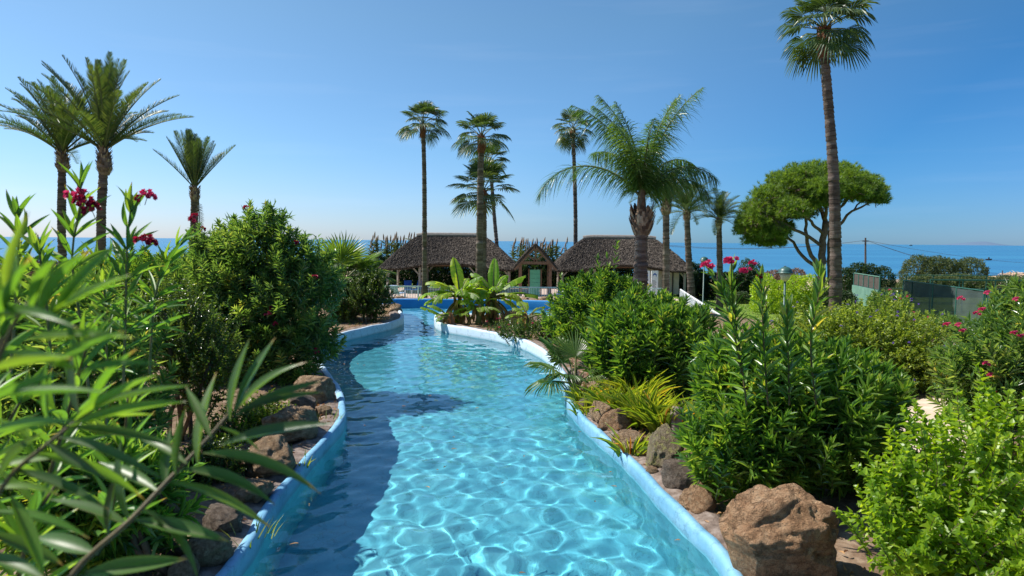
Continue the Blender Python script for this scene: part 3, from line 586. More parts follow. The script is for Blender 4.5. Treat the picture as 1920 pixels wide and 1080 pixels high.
# sign board by the kiosk
sb = thing('sign_board', 'white double information board with blue curved marks beside the queen palm trunk', 'sign', tuple(P(1218, 530, 55) * [1, 1, 0] + [0, 0, -2.04]))
for k, (x, a) in enumerate(((-.62, -.12), (.12, .3))):
    g = Geo(); box(g, (0, -.03, 0), (.62, .03, 2.15), rz=a, at=(x, 0, 0)); pn = link('panel', g.mesh('panel', M['white']), sb)
    for j, (cx_, cz_) in enumerate([(.3, 1.75), (.33, 1.4)] if k == 0 else [(.3, 1.75)]):
        g = Geo(); an = np.linspace(-.3, 1.6, 8) * math.pi * .75
        for i in range(7):
            r1, r2 = .15, .06; w1 = math.sin(math.pi * (i + .1) / 7.2); w2 = math.sin(math.pi * (i + 1.1) / 7.2)
            c1, s1, c2, s2 = math.cos(an[i]), math.sin(an[i]), math.cos(an[i + 1]), math.sin(an[i + 1])
            V = np.array([(cx_ + (r1 + r2 * w1) * c1, -.034, cz_ + (r1 + r2 * w1) * s1), (cx_ + (r1 + r2 * w2) * c2, -.034, cz_ + (r1 + r2 * w2) * s2), (cx_ + (r1 - r2 * w2) * c2, -.034, cz_ + (r1 - r2 * w2) * s2), (cx_ + (r1 - r2 * w1) * c1, -.034, cz_ + (r1 - r2 * w1) * s1)])
            c_, s_ = math.cos(a), math.sin(a); V = V @ np.array([[c_, -s_, 0], [s_, c_, 0], [0, 0, 1]]).T + np.array([x, 0, 0]); g.add(V, [[0, 1, 2, 3]])
        link('logo', g.mesh('logo', M['blueprint']), pn)
    if k == 0:
        g = Geo(); box(g, (.06, -.036, .95), (.56, -.032, 1.12), rz=a, at=(x, 0, 0)); link('yellow_band', g.mesh('yellow_band', M['yellow']), pn)
        g = Geo(); box(g, (.14, -.036, .45), (.28, -.032, .62), rz=a, at=(x, 0, 0)); box(g, (.36, -.036, .38), (.44, -.032, .62), rz=a, at=(x, 0, 0)); link('pictogram', g.mesh('pictogram', M['blackprint']), pn)
    else:
        g = Geo()
        for r in range(14): box(g, (.1, -.036, 1.35 - r * .08), (.35 + .15 * ((r * 7) % 5) / 5, -.032, 1.375 - r * .08), rz=a, at=(x, 0, 0))
        link('text_lines', g.mesh('text_lines', M['blackprint']), pn)
# gateway roof between huts
gc = P(1003, 500, 56); gw = thing('thatched_gateway', 'small gabled thatched gateway of brown timber between the two huts', 'gateway', (gc[0], 56, -2.05))
e_, r_z, hw_ = 2.3, 4.25, 1.75
for sgn in (-1, 1):
    g = Geo(); V = []
    for y_ in (-1.2, 1.2):
        for i in range(7):
            tt = i / 6; V.append((sgn * hw_ * tt, y_, r_z + (e_ - r_z) * tt + .12 * math.sin(math.pi * tt)))
        for i in range(7):
            tt = i / 6; V.append((sgn * (hw_ - .1) * tt, y_, r_z - .22 + (e_ - r_z) * tt + .12 * math.sin(math.pi * tt)))
    F = []
    for i in range(6): F += [(i, i + 1, 15 + i, 14 + i), (7 + i, 21 + i, 22 + i, 8 + i), (i, 7 + i, 8 + i, i + 1), (14 + i, 15 + i, 22 + i, 21 + i)]
    F += [(6, 13, 27, 20)]
    g.add(V, F, .4); link('thatch_slope', g.mesh('thatch_slope', M['thatch']), gw)
N = 3000; sg = RR.choice([-1, 1], N); tt = RR.random(N); yy = RR.uniform(-1.25, 1.25, N)
T = np.stack([sg * hw_ * tt, yy, r_z + (e_ - r_z) * tt + .12 * np.sin(math.pi * tt) + .01], -1); D_ = np.stack([sg * hw_ + RR.normal(0, .3, N), RR.normal(0, .3, N), np.full(N, e_ - r_z + .4)], -1)
g = Geo(); scatter(g, (np.array([(-.5, 0, 0), (.5, 0, 0), (.35, 1, 0), (-.35, 1, 0), (0, .5, .8)]), [np.array([(0, 1, 4), (1, 2, 4), (2, 3, 4), (3, 0, 4)])]), frames(D_, np.array([0, 0, 1.]), .05, .18, .05), T, RR.random(N) * .8)
tag(link('straw', g.mesh('straw', M['thatch']), gw), kind='stuff')
for sgn in (-1, 1):
    for y_ in (-1., 1.):
        g = Geo(); box(g, (sgn * 1.2 - .12, y_ - .12, 0), (sgn * 1.2 + .12, y_ + .12, 2.75)); link('post', g.mesh('post', M['wood']), gw)
    g = Geo(); bar(g, (sgn * 1.68, -1.15, 2.15), (0, -1.15, r_z - .25), .14, .16); link('rafter', g.mesh('rafter', M['wood']), gw)
    g = Geo(); bar(g, (0, -1.13, 2.85), (sgn * .7, -1.13, 3.4), .1, .12); link('strut', g.mesh('strut', M['wood']), gw)
g = Geo(); box(g, (-1.3, -1.18, 2.6), (1.3, -1.02, 2.84)); link('tie_beam', g.mesh('tie_beam', M['wood']), gw)
g = Geo(); box(g, (-.07, -1.18, 2.84), (.07, -1.06, 3.9)); link('king_post', g.mesh('king_post', M['wood']), gw)
nb = thing('notice_board', 'green slatted board standing under the thatched gateway', 'board', (gc[0], 55.6, -2.05))
for k in range(6):
    g = Geo(); box(g, (-.42, -.03, .05 + k * .35), (.42, .03, .385 + k * .35)); link('board', g.mesh('board', M['boardgreen']), nb)
for s in (-1, 1): g = Geo(); box(g, (s * .5 - .05, -.05, 0), (s * .5 + .05, .05, 2.2)); link('post', g.mesh('post', M['wood']), nb)

# ------------------------------------------------------------------ loungers and bins on the terrace
def lounger(p, rz, mk, label, folded=False):
    t = thing('sun_lounger', label, 'sun lounger', p, 'sun loungers on the terrace'); t.rotation_euler = (0, 0, rz)
    g = Geo(); box(g, (-.32, -.5, .3), (.32, .8, .36)); link('seat', g.mesh('seat', M[mk]), t)
    g = Geo(); bar(g, (0, .78, .34), (0, 1.25, 1.0), .64, .05); link('backrest', g.mesh('backrest', M[mk]), t)
    for x in (-.28, .28):
        for y in (-.42, .7): g = Geo(); box(g, (x - .03, y - .03, 0), (x + .03, y + .03, .3)); link('leg', g.mesh('leg', M['white']), t)
q = P(749, 530, 53); lounger((q[0], 53, -2.035), 2.9, 'bluewhite', 'blue and white sun lounger with raised back at the left of the terrace')
q = P(766, 530, 57); lounger((q[0], 57, -2.035), .2, 'blueplastic', 'dark blue sun lounger beside a white hut post')
q = P(781, 530, 57); lounger((q[0], 57, -2.035), -.2, 'blueplastic', 'dark blue sun lounger right of the white hut post')
q = P(1048, 540, 53); lounger((q[0], 53, -2.035), 3.3, 'blueplastic', 'low blue sun lounger behind the white railing near the banana tips')
for k, px in enumerate((812, 858)):
    q = P(px, 540, 54); 
    t = thing('low_table', ['dark low table behind the white fence, left of the banana plants', 'dark low table behind the fence and the banana plants'][k], 'table', (q[0], 54, -2.035), 'low tables on the terrace')
    g = Geo(); box(g, (-.6, -.35, .5), (.6, .35, .56)); link('tabletop', g.mesh('tabletop', M['pole']), t)
    for x in (-.5, .5):
        for y in (-.28, .28): g = Geo(); box(g, (x - .04, y - .04, 0), (x + .04, y + .04, .5)); link('leg', g.mesh('leg', M['pole']), t)

# ------------------------------------------------------------------ white picket railings
def picket(name, label, pts, h=1.08, post_every=2.5, gap=.12):
    t = thing(name, label, 'fence', (pts[0][0], pts[0][1], pts[0][2])); o = np.array(pts[0], float); pk = Geo(); hh = None
    for a, b in zip(pts[:-1], pts[1:]):
        a = np.array(a, float) - o; b = np.array(b, float) - o; Ls = np.linalg.norm(b - a); u = (b - a) / Ls
        for zz, nm in ((h, 'top_rail'), (.12, 'bottom_rail')):
            g = Geo(); bar(g, a + [0, 0, zz], b + [0, 0, zz], .05, .05 if zz < .5 else .08); link(nm, g.mesh(nm, M['white']), t)
        k = int(Ls / gap)
        for i in range(1, k): p = a + u * gap * i; box(pk, (-.018, -.018, .14), (.018, .018, h - .03), rz=math.atan2(u[1], u[0]), at=p)
        k = max(1, round(Ls / post_every))
        for i in range(k + (b is not None)):
            p = a + (b - a) * i / k
            if hh is None: g = Geo(); box(g, (-.035, -.035, 0), (.035, .035, h + .03)); hh = g.mesh('post', M['white'])
            link('post', hh, t, loc=tuple(p))
    tag(link('pickets', pk.mesh('pickets', M['white']), t), kind='stuff'); return t
fa, fb, fc = P(715, 540, 50), P(1062, 540, 50), P(1098, 540, 50)
picket('picket_fence', 'white picket fence running across the lawn in front of the huts', [(fa[0], 50, -2.05), (fb[0], 50, -2.05)])
g = Geo(); box(g, (-.09, -.09, 0), (.09, .09, 1.35)); gp = thing('gate_post', 'thick white gate post at the right end of the picket fence', 'post', (fb[0] + .12, 50, -2.05)); link('shaft', g.mesh('shaft', M['white']), gp); g = Geo(); box(g, (-.11, -.11, 1.35), (.11, .11, 1.4)); link('cap', g.mesh('cap', M['white']), gp)
picket('picket_fence', 'short white picket fence between the gate post and the round shrub', [(fb[0] + .3, 50, -2.05), (fc[0] + 6, 50, -2.05)])
picket('picket_fence', 'white sloping railing beside the walkway, in front of the lawn with the lamp', [(12.0, 48.5, -1.98), (10.55, 38, -1.98), (9.5, 30, -1.98), (9.05, 25.5, -1.98)], h=1.05)
picket('picket_fence', 'white railing on the far pool bank, seen low behind the flowering groundcover', [(1.2, 20.2, .1), (3.6, 20.0, .1)], h=.34, gap=.09)
# ------------------------------------------------------------------ lamps
def lamp(p, label):
    t = thing('park_lamp', label, 'lamp', p, 'green domed park lamps')
    g = Geo(); tube(g, [(0, 0, 0), (0, 0, .5), (0, 0, .52), (0, 0, 2.95)], [.075, .07, .045, .04], 12); link('pole', g.mesh('pole', M['lampgreen'], True), t)
    g = Geo(); tube(g, [(0, 0, 2.95), (0, 0, 3.0), (0, 0, 3.02), (0, 0, 3.28)], [.06, .09, .15, .235], 20); link('lamp_glass', g.mesh('lamp_glass', M['lampglass'], True), t)
    zz = np.linspace(0, 1, 9); g = Geo(); tube(g, [(0, 0, 3.283), (0, 0, 3.30)] + [(0, 0, 3.305 + .235 * math.sin(v * math.pi / 2)) for v in zz], [.345, .345] + [max(.01, .27 * math.cos(v * math.pi / 2)) for v in zz], 24); link('lamp_dome', g.mesh('lamp_dome', M['lampgreen'], True), t)
q = gpt(1320, 45); lamp((q[0], 45, q[2]), 'green domed park lamp on the lawn near the far railing, the smaller looking one')
q = gpt(1473, 27); lamp((q[0], 27, q[2]), 'green domed park lamp nearer the camera, in front of the pine')

# ------------------------------------------------------------------ sports court fences
ZC = -2.9
def frame_fence(name, label, pts, h, nbay, rails, net=None, z0=ZC, r=.035, tilt=None):
    t = thing(name, label, 'fence', (pts[0][0], pts[0][1], z0)); o = np.array([pts[0][0], pts[0][1], 0.])
    for a, b in zip(pts[:-1], pts[1:]):
        a = np.array([*a, 0.]) - o; b = np.array([*b, 0.]) - o; k = max(1, int(round(nbay * np.linalg.norm(b - a))))
        for i in range(k + 1):
            p = a + (b - a) * i / k; g = Geo(); tube(g, [p, p + [0, 0, h]], r * 1.3, 8); link('post', g.mesh('post', M['courtgreen']), t)
            if net and i < k:
                q_ = a + (b - a) * (i + 1) / k; u = unit(q_ - p); p1 = p + u * .06; q1 = q_ - u * .06
                off = np.array([-u[1], u[0], 0]) * .004
                g = Geo(); N_ = 6; V = [p1 * (1 - s / N_) + q1 * s / N_ + [0, 0, z_] + np.array([-u[1], u[0], 0]) * .05 * math.sin(math.pi * s / N_) * RR.uniform(-.6, 1) for z_ in (net[0], (net[0] + net[1]) / 2, net[1]) for s in range(N_ + 1)]
                F = [(j * (N_ + 1) + s, j * (N_ + 1) + s + 1, (j + 1) * (N_ + 1) + s + 1, (j + 1) * (N_ + 1) + s) for j in range(2) for s in range(N_)]
                g.add(V, F); link('windscreen', g.mesh('windscreen', M['net'], True), t)
        for z_ in rails:
            g = Geo(); tube(g, [a + [0, 0, z_], b + [0, 0, z_]], r, 6); link('rail', g.mesh('rail', M['courtgreen']), t)
    return t
c0 = P(1694, 525, 48)[:2]; c1 = P(1711, 527, 46.5)[:2]; c2 = P(1845, 550, 37.5)[:2]; c3 = P(1935, 564, 32.5)[:2]
ht = 2.4 - (526 - 457) / 1280 * 46.5 - ZC
frame_fence('court_fence', 'tall sports court fence with dark green windscreen panels behind the round hedge', [tuple(c0), tuple(c1), tuple(c2)], ht, .36, [ht, .1], (.05, ht - .03))
frame_fence('court_fence', 'court fence section with windscreen beyond the pink oleander at the right edge', [tuple(c2 + [.15, -.1]), tuple(c3)], ht - .05, .36, [ht - .05, .1], (.05, ht - .1))
d0 = P(1650, 515, 61)[:2]; d1 = P(2050, 518, 61)[:2]; hb = 2.4 - 57 / 1280 * 61 - ZC
frame_fence('court_fence', 'far open court fence of thin green rails in front of the dunes', [tuple(d0), tuple(d1)], hb, .44, [hb, hb - .45, hb - 1.2, .1])
d0 = P(1745, 524, 53)[:2]; d1 = P(2050, 526, 53)[:2]; hb = 2.4 - 65 / 1280 * 53 - ZC
frame_fence('court_fence', 'middle open court fence with green posts behind the windscreen', [tuple(d0), tuple(d1)], hb, .4, [hb, hb - 1.1, .1])
w0 = P(1601, 535, 62)[:2]; w1 = P(1649, 545, 55)[:2]; zt = 2.4 - 79 / 1280 * 60
cw = thing('court_wall', 'low pale green court wall with slatted green railing on top', 'wall', (w0[0], w0[1], ZC - .4))
g = Geo(); dv = w1 - w0; bar(g, (0, 0, (zt - ZC + .4) / 2), (dv[0], dv[1], (zt - ZC + .4) / 2), .3, zt - ZC + .4); link('wall_face', g.mesh('wall_face', M['courtwall']), cw)
zt2 = zt - (ZC - .4); dv3 = np.array([dv[0], dv[1], 0])
for i in range(6):
    p = dv3 * (i / 5); g = Geo(); box(g, (-.05, -.05, zt2), (.05, .05, zt2 + 1.05), at=p); link('post', g.mesh('post', M['courtgreen']), cw)
    if i < 5: g = Geo(); bar(g, dv3 * (i / 5 + .015) + [0, 0, zt2 + .52], dv3 * (i / 5 + .185) + [0, 0, zt2 + .52], .03, .96); link('panel', g.mesh('panel', M['pole']), cw)
g = Geo(); bar(g, [0, 0, zt2 + 1.09], dv3 + [0, 0, zt2 + 1.09], .1, .06); link('rail', g.mesh('rail', M['courtwall']), cw)
dw = P(1695, 545, 55)[:2]
cw2 = thing('court_wall', 'dark green low court wall joining the pale wall to the windscreen fence', 'wall', (w1[0] + .2, w1[1], ZC)); g = Geo(); e2 = dw - w1; bar(g, (0, 0, .6), (e2[0], e2[1], .6), .2, zt - ZC + .1); link('wall_face', g.mesh('wall_face', M['courtgreen']), cw2)

# ------------------------------------------------------------------ utility poles, ship, beach shelter, far mountain
up = P(1624, 505, 100); ut = thing('utility_pole', 'dark leaning wooden utility pole with sagging wires before the sea', 'pole', (up[0], 100, float(gz(up[0], 100))))
topz = 2.4 + (453 + 5 - 446) / 1280 * 100 - ut.location.z
g = Geo(); tube(g, [(0, 0, -.2), (-.3, 0, topz)], [.17, .12], 8); link('shaft', g.mesh('shaft', M['pole']), ut)
g = Geo(); box(g, (-.75, -.07, topz - .55), (.15, .07, topz - .4)); link('crossarm', g.mesh('crossarm', M['pole']), ut)
for k, (ex, ey, ez) in enumerate([(-32, -6, topz - 1.2), (-32, -5.6, topz - 1.35), (46, 22, topz - 6.5), (46, 22.6, topz - 6.8), (90, 60, topz - 5)]):
    g = Geo(); a = np.array([-.3 + (.3 if ex > 0 else -.3), 0, topz - .42]); b = np.array([ex, ey, ez])
    pts = [a + (b - a) * s + np.array([0, 0, -1.5 * 4 * s * (1 - s) * (.55 if ex < 0 else 1)]) for s in np.linspace(0, 1, 14)]; tube(g, pts, .02, 4); link('wire', g.mesh('wire', M['pole']), ut)
for px, D, hgt, lb in ((1852, 95, 2.6, 'short dark post standing in the dunes right of the sea wall of shrubs'), (1472, 85, 2.2, 'small dark post between the near lamp and the pine trunks')):
    q = gpt(px, D); t = thing('dune_post', lb, 'post', tuple(q)); g = Geo(); tube(g, [(0, 0, 0), (0, 0, 2.4 - (500 - 457) / 1280 * D - q[2])], .13, 8); link('shaft', g.mesh('shaft', M['pole']), t); g = Geo(); tube(g, [(0, 0, 2.4 - (500 - 457) / 1280 * D - q[2]), (0, 0, 2.46 - (500 - 457) / 1280 * D - q[2])], .16, 8); link('cap', g.mesh('cap', M['pole']), t)
q = gpt(1893, 98); bs = thing('beach_shelter', 'flat shelter with ragged pale straw roof on the beach at the right edge', 'shelter', tuple(q)); zr = 2.4 - 58 / 1280 * 98 - q[2]
N = 2500; g = Geo(); T = np.stack([RR.uniform(-2.6, 6, N), RR.uniform(-2, 2, N), zr + RR.normal(0, .12, N)], -1); T[:, 2] += .3 * np.sin(T[:, 0] * 1.1)
scatter(g, (np.array([(-.5, 0, 0), (.5, 0, 0), (.3, 1, 0), (-.3, 1, 0), (0, .5, .8)]), [np.array([(0, 1, 4), (1, 2, 4), (2, 3, 4), (3, 0, 4)])]), frames(np.stack([RR.normal(0, 1, N), RR.normal(-.6, 1, N), RR.normal(-.3, .3, N)], -1), np.array([0, 0, 1.]), .12, .8, .1), T, RR.random(N)); link('straw_roof', g.mesh('straw_roof', M['straw']), bs)
for x in (-2, 1, 4): g = Geo(); tube(g, [(x, -1.4, 0), (x, -1.4, zr + .9 * (x < -1))], .07, 6); link('post', g.mesh('post', M['pole']), bs)
sh = thing('ship', 'tiny dark cargo ship on the horizon right of the utility pole', 'ship', tuple(P(1706, 500, 4200) * [1, 1, 0] + [0, 0, -5]))
g = Geo(); V = [(-9, -2, 0), (9, -2, 0), (11, 0, 4), (9, 2, 0), (-9, 2, 0), (-10, -2, 4), (-10, 2, 4)]; box(g, (-9, -2, 0), (9, 2, 4)); link('hull', g.mesh('hull', M['pole']), sh); g = Geo(); box(g, (-3, -1.5, 4), (3, 1.5, 6.5)); link('cabin', g.mesh('cabin', M['pole']), sh)
bu = thing('boat', 'tiny dark boat close to the shore below the far mountain', 'boat', tuple(G(1854, 488, -5) + [0, 0, .0])); g = Geo(); V = [(-1.6, 0, .7), (-1.2, -.5, 0), (1, -.5, 0), (1.7, 0, .8), (1, .5, 0), (-1.2, .5, 0), (-1.4, -.6, .7), (1, -.6, .7), (1, .6, .7), (-1.4, .6, .7)]
g.add(V, [[1, 2, 7, 6], [4, 5, 9, 8], [1, 5, 4, 2], [0, 6, 9, 0], [2, 3, 7, 2], [3, 4, 8, 3], [0, 1, 6, 0], [5, 0, 9, 5], [6, 7, 8, 9]]); link('hull', g.mesh('hull', M['pole']), bu); g = Geo(); box(g, (-.3, -.2, .7), (.2, .2, 1.5)); link('cabin', g.mesh('cabin', M['pole']), bu)
g = Geo(); hx = np.linspace(-1, 1, 40); md = 42000; c_ = P(1870, 457, md)
hz_ = np.maximum(0, 330 * np.exp(-((hx + .05) / .38) ** 2) + 180 * np.exp(-((hx - .22) / .3) ** 2) + 160 * np.exp(-((hx + .45) / .25) ** 2) - 40) ; yy_ = np.array([0, 1500, 4000])
V = [(c_[0] + h * 2600, md + yv, -5 + z_ * f_ * .6) for yv, f_ in ((0, 0), (1500, 1), (4000, .0)) for h, z_ in zip(hx, hz_)]
F = [(j * 40 + i, j * 40 + i + 1, (j + 1) * 40 + i + 1, (j + 1) * 40 + i) for j in range(2) for i in range(39)]
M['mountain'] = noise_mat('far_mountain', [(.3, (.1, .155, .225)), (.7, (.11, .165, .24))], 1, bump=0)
tag(link('mountain', g.add(V, F).mesh('mountain', M['mountain'], True)), kind='structure')
#@@PLANTS
# ------------------------------------------------------------------ palms
def rings_trunk(pts, r0, r1, flare=.0, step=.16, sides=12, seed=0):
    r = np.random.default_rng(seed); p = smooth_poly(pts, step, False); n_ = len(p); t = np.linspace(0, 1, n_)
    rad = r0 + (r1 - r0) * t + flare * np.exp(-t * 14)
    P2 = np.repeat(p, 2, 0)[1:]; tt = np.gradient(p, axis=0); R2 = np.repeat(rad, 2)[1:].copy(); R2[::2] *= 1.0; R2[1::2] *= .9
    P2[1::2] += np.repeat(tt, 2, 0)[1:][1::2] * .0 ; P2[::2] += np.repeat(tt, 2, 0)[1:][::2] * .0
    # each ring: slightly flared lower lip
    pts2 = []; rr = []
    for i in range(n_ - 1):
        k = 1 + r.normal(0, .035); pts2 += [p[i], p[i] * .15 + p[i + 1] * .85]; rr += [rad[i] * k * 1.05, rad[i + 1] * k * .94]
    g = Geo(); tube(g, pts2, rr, sides, None); 
    F, v, m_ = g.F[0]; g.F[0] = (F, np.repeat(r.random(len(pts2) - 1), sides), m_); return g
def fan_frond(el, Lp, R, droop, seed, nseg=24, spread=105, cup=.15, split=.5, width=None):
    # petiole from the origin, costapalmate blade at its end; built with world z up at elevation el
    r = np.random.default_rng(seed); g = Geo(); e = R_(el); ts = np.linspace(0, 1, 6)
    pe = e - R_(14) * ts * (1 if droop > .1 else .3); pet = np.cumsum(np.stack([0 * ts, np.cos(pe), np.sin(pe)], -1) * Lp / 5, 0); pet -= pet[0]
    tube(g, pet, np.linspace(.028, .014, 6) * (R / .9) ** .5, 4, .55, 1); c = pet[-1]; e = pe[-1] - R_(6)
    d = np.array([0, math.cos(e), math.sin(e)]); nn_ = np.array([0, -math.sin(e), math.cos(e)]); s = np.array([1., 0, 0])
    an = np.linspace(-R_(spread), R_(spread), nseg + 1)
    V = []; F = []; var = []
    def pt(a, rr, lift):
        u = s * math.sin(a) + d * math.cos(a); dd = max(0, rr / R - split * .8)
        return c + u * rr + nn_ * (lift + cup * rr * (1 - abs(math.cos(a)) * .6)) + np.array([0, 0, -droop * R * dd ** 1.6 * (1.6 + r.random() * .6)]) - u * droop * .35 * R * dd ** 1.5
    for i in range(nseg):
        a0, a1 = an[i], an[i + 1]; am = (a0 + a1) / 2 + r.normal(0, .02); Rl = R * (1 - .18 * (abs(am) / R_(spread)) ** 2) * (.93 + .1 * r.random()); sp = split * R * (.9 + .2 * r.random())
        b = len(V); w_ = (a1 - a0) / 2
        V += [pt(am - w_ * .5, .02 * R, 0), pt(am + w_ * .5, .02 * R, 0), pt(am - w_ * .97, sp, 0), pt(am, sp, w_ * sp * .5), pt(am + w_ * .97, sp, 0),
              pt(am - w_ * .42, (sp + Rl) / 2 + .04, 0), pt(am, (sp + Rl) / 2 + .04, w_ * .15), pt(am + w_ * .42, (sp + Rl) / 2 + .04, 0), pt(am + r.normal(0, .03), Rl, 0)]
        vv = r.random()
        F.append(([(b + 2, b + 3, b + 6, b + 5), (b + 3, b + 4, b + 7, b + 6)], vv)); F.append(([(b, b + 3, b + 2), (b, b + 1, b + 3), (b + 1, b + 4, b + 3), (b + 5, b + 6, b + 8), (b + 6, b + 7, b + 8)], vv))
    V = np.array(V); n0 = g.n; g.V.append(V); g.n += len(V)
    for f, vv in F: g.F.append((np.array(f) + n0, np.full(len(f), vv), 0))
    return g
def pin_frond(el, Lr, curve, ll, n_, seed, plum=.1, hang=.0, vang=35, bare=.18, width=.03, sag=0):
    r = np.random.default_rng(seed); g = Geo(); K = 16; ts = np.linspace(0, 1, K); e = R_(el) - R_(curve) * ts ** 1.4
    st_ = np.stack([sag * ts ** 2, np.cos(e), np.sin(e)], -1) * Lr / (K - 1); ra = np.cumsum(st_, 0); ra -= ra[0]
    tube(g, ra, np.linspace(.035, .006, K) * (Lr / 2.5) ** .5, 4, .6, 1)
    tn = unit(np.gradient(ra, axis=0)); T = []; D = []; U = []; LL = []
    for sd_ in (-1, 1):
        for i in range(n_):
            t = bare + (1 - bare) * (i + r.random() * .4) / n_; k = min(K - 2, int(t * (K - 1))); f = t * (K - 1) - k
            p = ra[k] * (1 - f) + ra[k + 1] * f; q = unit(tn[k] * (1 - f) + tn[k + 1] * f); s = unit(np.cross(q, [0, 0, 1.])) * sd_; u = np.cross(s * sd_, q)
            fw = R_(70 - 32 * t); roll = R_(vang) + r.normal(0, plum)
            d = unit(q * math.cos(fw) + (s * math.cos(roll) + u * math.sin(roll)) * math.sin(fw)); d = unit(d + np.array([0, 0, -hang * .35]))
            T.append(p); D.append(d); U.append(u + r.normal(0, .25, 3)); LL.append(ll * (math.sin(math.pi * min(1, (t - bare) / (1 - bare) * .8 + .2)) ** .6 * .9 + .12) * (.9 + .2 * r.random()))
    tpl = leaf_tpl([0, .3, .65, 1], [.5, 1, .7, 0], .5, 0)
    T = np.array(T); D = np.array(D); LL = np.array(LL); Mx = frames(D, np.array(U), width, LL, width)
    n0 = g.n; nv = len(tpl[0]); scatter(g, tpl, Mx, T, r.random(len(T)))
    if hang:
        V = g.V[-1].reshape(len(T), nv, 3); tt = tpl[0][:, 1]; V[:, :, 2] -= hang * (tt ** 1.8)[None] * LL[:, None] * (.7 + .5 * r.random((len(T), 1))); V[:, :, :] = V; g.V[-1] = V.reshape(-1, 3)
    return g
FM = {}
def fmesh(key, fn, mats):
    if key not in FM: FM[key] = fn().mesh('frond', mats, False)
    return FM[key]
def washingtonia(name, label, pts, r0, r1, R, seed, nfr=20, droop=.45, low=-28, hi=80, group='tall fan palms', mats=None, boots=.9, Lp=None, dead=0, spike=True):
    r = np.random.default_rng(seed); o = np.array(pts[0], float); t = thing(name, label, 'palm', tuple(o), group)
    rel = [np.array(p, float) - o for p in pts]; link('trunk', rings_trunk(rel, r0, r1, r0 * .5, seed=seed, sides=14).mesh('trunk', M['trunk'], True), t)
    top = rel[-1]; g = Geo()
    tube(g, [top + [0, 0, -boots * .9], top + [0, 0, -boots * .5], top + [0, 0, -.1], top + [0, 0, .25]], [r1 * 1.05, r1 * 1.45, r1 * 1.6, r1 * .8], 10, .4)
    N = 50; a = r.random(N) * 6.28; z_ = r.random(N); T = top + np.stack([np.cos(a) * r1 * 1.2, np.sin(a) * r1 * 1.2, -boots * .9 + z_ * boots], -1)
    scatter(g, leaf_tpl([0, .5, 1], [1, .8, .5], .8, -.3), frames(np.stack([np.cos(a) * .35, np.sin(a) * .35, np.ones(N)], -1), np.stack([np.cos(a), np.sin(a), 0 * a], -1) * -1, r1 * .55, .3, .1), T, r.random(N))
    link('crown_shaft', g.mesh('crown_shaft', M['redfibre']), t); Lp = Lp or R * .95
    for i in range(nfr):
        f = (i + .5) / nfr; el = low + (hi - low) * f ** .85; cls = int(round(el / 22)) * 22; v = int(r.integers(2))
        me = fmesh(('fan', cls, v, droop, round(R, 2), Lp), lambda: fan_frond(cls, Lp, R, droop * (1.15 if cls < 40 else .7), cls + 7 * v + 100, cup=.12 if cls < 50 else .3), mats or [M['palm'], M['stemgreen']])
        link('frond', me, t, loc=tuple(top + [0, 0, .05 + .12 * f]), rot=(r.normal(0, .06), r.normal(0, .06), i * 2.4 + r.normal(0, .25)), sc=.9 + .2 * r.random())
    if spike: g = Geo(); tube(g, [top, top + [.02, 0, R * 1.45]], [.05, .008], 5, .8); link('spear_leaf', g.mesh('spear_leaf', M['stembrown']), t)
    return t
def pts_of(spec, D, base=-2.05): # trunk axis through pixels at distance D, starting on the ground
    pp = [P(px, py, D) for px, py in spec]; z = float(gz(pp[0][0], D)); b = pp[0].copy(); b[2] = z - .1; return [b] + pp
washingtonia('fan_palm', 'tall slender fan palm rising in front of the left end of the left hut', pts_of([(796, 470), (796, 380), (795, 300), (793, 238)], 50), .2, .15, 1.12, 1, 22)
washingtonia('fan_palm', 'tall fan palm with thicker trunk in front of the right half of the left hut', pts_of([(899, 480), (900, 400), (901, 320), (903, 262)], 42), .24, .17, 1.0, 2, 22)
washingtonia('fan_palm', 'shorter stiff leaved fan palm directly behind the thick trunk', pts_of([(907, 450), (907, 400), (906, 362)], 50), .22, .22, 1.45, 3, 22, droop=.28, low=-35, spike=False)
washingtonia('fan_palm', 'bent distant fan palm half hidden behind the crowns over the left hut', pts_of([(932, 470), (928, 420), (924, 370), (919, 305)], 66), .2, .16, 1.1, 4, 24, spike=False)
washingtonia('fan_palm', 'thin fan palm standing behind the left slope of the right hut', pts_of([(1079, 470), (1079, 400), (1077, 320), (1074, 245)], 66), .22, .17, 1.25, 5, 24, spike=False, low=-60)
washingtonia('fan_palm', 'very tall fan palm at right whose crown is cut by the top of the frame', pts_of([(1567, 540), (1566, 430), (1563, 330), (1556, 230), (1548, 130), (1545, 62)], 26), .235, .16, 1.05, 6, 28, droop=.5, low=-30, boots=1.0)

